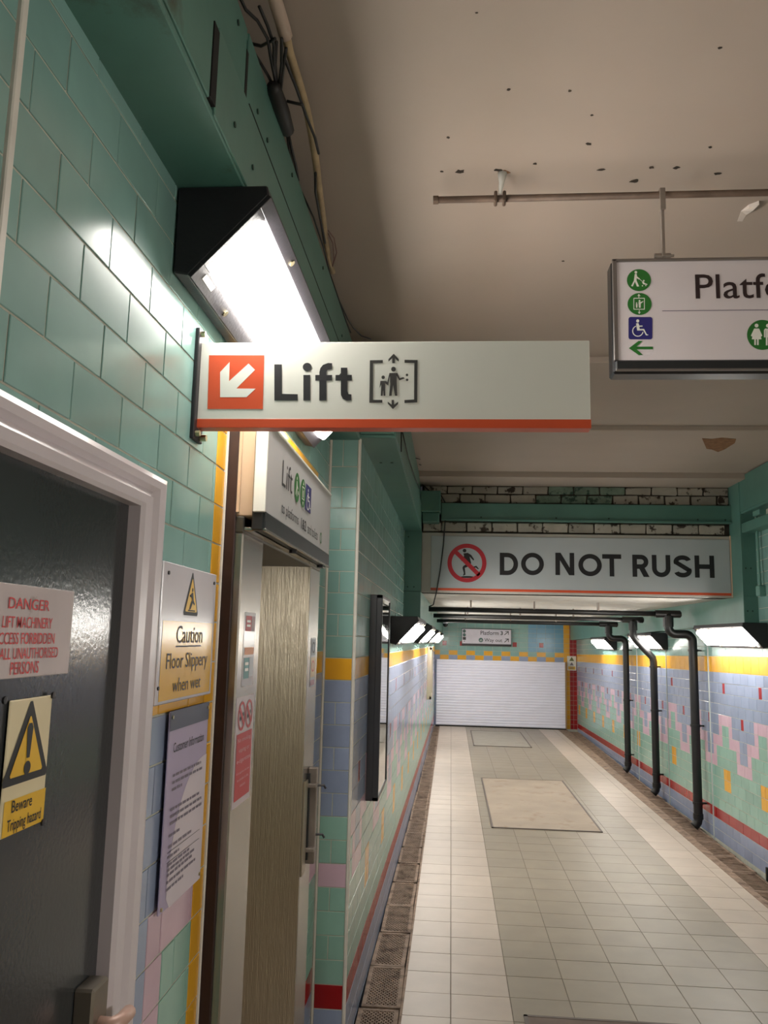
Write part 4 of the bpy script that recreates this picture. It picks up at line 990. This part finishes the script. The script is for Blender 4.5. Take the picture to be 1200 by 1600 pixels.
for path in ([(372,-10),(384,15),(402,32),(418,60),(425,100),(432,135)], [(392,75),(405,95),(420,120),(428,138)], [(405,10),(418,40),(428,70),(428,110),(432,136)], [(440,60),(440,100),(436,137)], [(447,75),(442,110),(439,138)], [(392,68),(408,72),(424,64),(430,60)], [(432,65),(430,100),(433,136)],
             [(448,205),(452,235),(458,262),(464,285)], [(450,205),(455,230),(462,258),(466,282)], [(446,95),(462,135),(480,185),(492,215),(498,240)], [(448,158),(465,162),(474,164)], [(493,270),(493,300),(500,340),(508,380)]):
    MB().tube([pt(x, y, 3.10-.012*i/len(path)) for i, (x, y) in enumerate(path)], .0038, 6).build('cable', CABLE, t, True)
t = thing('loose_wires', 'thin loose wires looping at the end of the yellowed cable', 'wires', (-.44, 2.6, 3.1))
for path in ([(513,360),(522,372),(526,395),(520,415),(516,432)], [(513,365),(520,380),(522,405),(515,430)]): MB().tube([pt(x,y,3.12) for x,y in path], .0018, 5).build('wire', WIRE, t, True)
for path in ([(464,285),(490,340),(505,385),(516,430),(528,465),(540,500),(548,520)], [(516,430),(530,470),(543,498),(552,512),(565,525),(580,530)]): MB().tube([pt(x,y,3.115) for x,y in path], .003, 5).build('wire', CABLE, t, True)
t = thing('loose_wires', 'thin dark wires hanging where the beam meets the bulkhead', 'wires', (-.28, 5, 3.1))
q = lambda x, y: tuple(on(x, y, 0, -.262))
for path in ([(627,675),(627,690),(627,706)], [(629,676),(638,715),(648,745),(655,763)], [(650,716),(657,718),(662,711)], [(655,726),(662,728),(663,745),(668,755)]): MB().tube([q(*p) for p in path], .0035, 5).build('wire', CABLE, t, True)

# ------------------------------------------------------------------ framed mirror and poster frame on the passage wall
def frame(name, label, cat, y0, y1, z0, z1, th, m, glass, rim=.05, gd=.62):
    x = xl((y0+y1)/2); t = thing(name, label, cat, (x, (y0+y1)/2, z0))
    MB().box(x-.002, x+th*.55, y0, y1, z0, z1).build('back_box', m, t, bevel=.003)
    MB().box(x+th*.5, x+th, y0, y1, z0, z0+rim).box(x+th*.5, x+th, y0, y1, z1-rim, z1).box(x+th*.5, x+th, y0, y0+rim, z0, z1).box(x+th*.5, x+th, y1-rim, y1, z0, z1).build('rim', m, t, bevel=.004)
    MB().box(x+th*.5, x+th*gd, y0+rim-.005, y1-rim+.005, z0+rim-.005, z1-rim+.005).build('glass', glass, t)
    return t
frame('framed_mirror', 'tall mirror in a thick charcoal frame on the left passage wall', 'mirror', 4.45, 5.03, .952, 2.027, .066, FRAMEG, GLASS, .022, .93)
frame('poster_frame', 'beige edged poster frame near the white shutter', 'frame', 13.2, 14.1, .85, 1.665, .07, BEIGE, mat('poster_print', (120,130,140), .15, var=.3, scale=3))

# ------------------------------------------------------------------ black pipes
def downpipe(Y, kind, label, zc, ro=.026):
    t = thing('downpipe', label, 'pipe', (2.42, Y, 0), 'black downpipes on the right wall')
    xw = xr(Y)-.085; r = .043; xt = xw-.235; zt = 1.90-.012*(Y-8.65)
    def arc(c, a, b, R, n=6):
        return [tuple(Vector(c)+Vector(a)*math.cos(k*math.pi/2/n)*R+Vector(b)*math.sin(k*math.pi/2/n)*R) for k in range(n+1)]
    R = .07; path = [(xw-.045, Y, .035), (xw-.03, Y, .05), (xw-.008, Y, .08), (xw, Y, .12), (xw, Y, 1.0)]
    if kind == 0:
        path += arc((xw-R, Y, zt-R), (1,0,0), (0,0,1), R)
        path += arc((xt+R, Y, zt+R), (0,0,-1), (-1,0,0), R)
    else: path += [(xw, Y, 1.58), (xw-.01, Y, 1.63), (xw-.20, Y, 1.83), (xt, Y, 1.88)]
    path += [(xt, Y, zc)]
    MB().tube(path, r, 14).build('pipe', BLACKP, t, True)
    MB().cyl((xt, Y, zc-.13), (xt, Y, zc-.02), r+.009, 14).build('socket', BLACKP, t)
    MB().tube([(-.25+.0075*(Y-7), Y, zc), (xt+.13, Y, zc)], ro, 14).build('overhead_pipe', BLACKP, t, True)
    MB().cyl((xt-.13, Y, zc), (xt+.12, Y, zc), ro+.012, 14).build('tee', BLACKP, t)
    MB().cyl((xw, Y, .11), (xw, Y, .16), r+.006, 14).build('foot_collar', BLACKP, t)
    for z in (.26, 1.0, zt-.16 if kind == 0 else 1.52):
        MB().cyl((xw, Y, z-.011), (xw, Y, z+.011), r+.007, 14).build('clip', BLACKP, t)
        MB().box(xw, xr(Y)+.004, Y-.012, Y+.012, z-.008, z+.008).build('clip_arm', BLACKP, t)
    for x in (.2, .85, 1.5): MB().box(x-.008, x+.008, Y-ro-.004, Y+ro+.004, zc+ro-.008, ZS+.002).build('strap', GALV, t)
downpipe(8.65, 0, 'black downpipe with a square offset nearest the bulkhead', 2.10)
downpipe(10.4, 1, 'black downpipe with a slanted offset between the other two', 2.082)
downpipe(12.1, 0, 'black downpipe with a square offset nearest the shutter', 2.055)
for i, y in enumerate((8.42, 10.1, 11.75)):
    struct(MB().box(xr(y)-.012, xr(y)+.004, y-.007, y+.007, -.03, 1.95).build('trim_%d' % (12+i), mat('grey_joint', (168,174,172), .5), bevel=.004), 'pale vertical joint strip on the right wall')
p = fl = on(1189, 1366, 2, 0)
tag(MB().box(xr(7)-.02, xr(7)-.004, 7.0, 7.035, -.02, .085).build('channel_stop', BLACKP, bevel=.003), 'small black upright tab in the channel at the foot of the right wall', 'tab')

# ------------------------------------------------------------------ far end: shutter, signs, camera
sh = thing('roller_shutter', 'wide white slatted shutter closing the end of the passage', 'shutter', (1.0, YF-.1, 0))
n = 24; z0, z1 = .02, 1.365; hh = (z1-z0)/n
for i in range(n):
    a_ = z0+i*hh; MB().prism([(0,a_),(0,a_+hh*.93),(-.010,a_+hh*.86),(-.014,a_+hh*.45),(-.010,a_+hh*.06)], 0, 2.665).build('slat', WHITE, sh)
for o in list(sh.children):
    for v in o.data.vertices: x_, y_, z_ = v.co; v.co = (-.295+y_, YF-.09+x_, z_)
    o.data.flip_normals()
MB().box(-.30, 2.375, YF-.09, YF-.015, z0, z1).build('backing', WHITE, sh)
MB().box(-.31, 2.385, YF-.125, YF-.01, -.02, .022).build('bottom_gap', DARK, sh)
MB().box(2.372, 2.40, YF-.12, YF, 0, z1+.01).build('guide', mat('tan_guide', (150,120,84), .5), sh)
FW = Fr((0, YF-.09, 0), (1,0,0), (0,0,1))
t = thing('way_out_sign', 'silver sign above the shutter reading Platform 3 and Way out', 'sign', (.76, YF-.09, 1.68))
a = bx([FW.px(*p) for p in ((722,982.5),(721.5,1004.5),(798,1007),(799,985))])
MB().box(a[0], a[2], YF-.085, YF, a[1]-.045, a[3]+.01).build('case', BLACK, t, bevel=.004)
panel('panel', FW, a[0]+.006, a[1], a[2]-.006, a[3], .005, mat('way_out_face', (200,196,206), .35), t)
F8 = lambda pts: crop(FW, 710, 970, 12, pts)
text('lettering', FW, 'Platform', bx(F8([(490,185),(490,262),(828,268),(828,195)])), INK, t, .004)
text('lettering', FW, '3', bx(F8([(865,195),(865,268),(910,268),(910,195)])), INK, t, .025)
text('lettering', FW, 'Way out', bx(F8([(562,330),(562,412),(895,412),(895,335)])), INK, t, .004)
for y in (0, 138):
    decal('arrow', FW, [F8(q_) for q_ in strip([(938,265+y),(1010,205+y)], 13)+strip([(955,203+y),(1020,203+y)], 12)+strip([(1012,200+y),(1012,262+y)], 12)], INK, t)
decal('rail_symbol', FW, [F8(ell(497,360,42,42,24))], mat('print_slate_green', (64,96,92), .5), t); decal('rail_symbol_lines', FW, [F8([(475,365),(510,345),(510,352),(475,372)]), F8([(485,380),(520,362),(520,368),(485,386)])], SIGNW, t, .002)
for y, m in ((193,mat('print_slate_green', (64,96,92), .5)),(263,mat('print_slate_green', (64,96,92), .5))): decal('disc', FW, [F8(ell(186,y,29,32,20))], m, t); 
decal('navy_square', FW, [F8([(158,302),(215,304),(215,358),(158,356)])], INK, t); decal('arrow', FW, [F8([(165,383),(195,372),(195,392)])], INK, t)
FY = Fr((0, YF-.02, 0), (1,0,0), (0,0,1))
t = thing('warning_sign', 'small white and yellow warning sign on the red tiled strip', 'sign', (2.55, YF-.02, 1.2))
a = bx([FY.px(*p) for p in ((887.5,1025),(886.5,1047.5),(903,1048),(902,1025.5))]); a = (a[0], a[1], min(a[2], 2.615), a[3])
panel('plate', FY, *a, .012, SIGNW, t)
W, H = a[2]-a[0], a[3]-a[1]; um = (a[0]+a[2])/2
decal('triangle', FY, [[(um-.28*W, a[1]+.66*H), (um+.28*W, a[1]+.66*H), (um, a[1]+.95*H)]], mat('print_olive', (96,104,54), .5), t)
decal('triangle', FY, [[(um-.22*W, a[1]+.36*H), (um+.22*W, a[1]+.36*H), (um, a[1]+.58*H)]], INKG, t)
decal('yellow_band', FY, [[(a[0]+.02,a[1]+.02),(a[2]-.02,a[1]+.02),(a[2]-.02,a[1]+.28*H),(a[0]+.02,a[1]+.28*H)]], SYEL, t)
for y in (.12,.2): decal('print_line', FY, [[(a[0]+.05,a[1]+y*H),(a[2]-.05,a[1]+y*H),(a[2]-.05,a[1]+(y+.035)*H),(a[0]+.05,a[1]+(y+.035)*H)]], INKG, t, .0018)
t = thing('security_camera', 'small white dome camera under the soffit corner above the shutter', 'camera', (-.2, 16.8, 2.05))
MB().cyl((-.12,16.8,ZS+.002),(-.12,16.8,2.10),.05,14).build('base', WHITE, t)
MB().tube([(-.12,16.8,2.10),(-.12,16.8,2.075),(-.12,16.8,2.045),(-.12,16.8,2.03)], [.055,.052,.036,.01], 14).build('dome', mat('smoked_dome', (30,32,36), .15), t, True)

# ------------------------------------------------------------------ prints belong to their panel, screws to their bezel
for o in list(COL.objects):
    if o.type != 'EMPTY': continue
    kids = list(o.children); base = lambda c: c.name.split('.')[0]
    host = next((c for c in kids if base(c) in ('panel', 'plate', 'sheet', 'bezel')), None)
    if not host: continue
    own = {'case','frame','bottom_rail','drip_edge','end_cap','top_trim','knob','bracket_plate','bracket_clip','spacer','bolt','hanger_strap','hanger_rod','hanger_bolt','hanger_foot','housing','diffuser','bezel','panel','plate','sheet'}
    for c in kids:
        if base(c) not in own:
            mw = c.matrix_parent_inverse.copy(); c.parent = host
            c.matrix_parent_inverse = Matrix() if base(host) != 'bezel' else Matrix()
            if base(c) in ('print_lines', 'print_line'): c['kind'] = 'stuff'
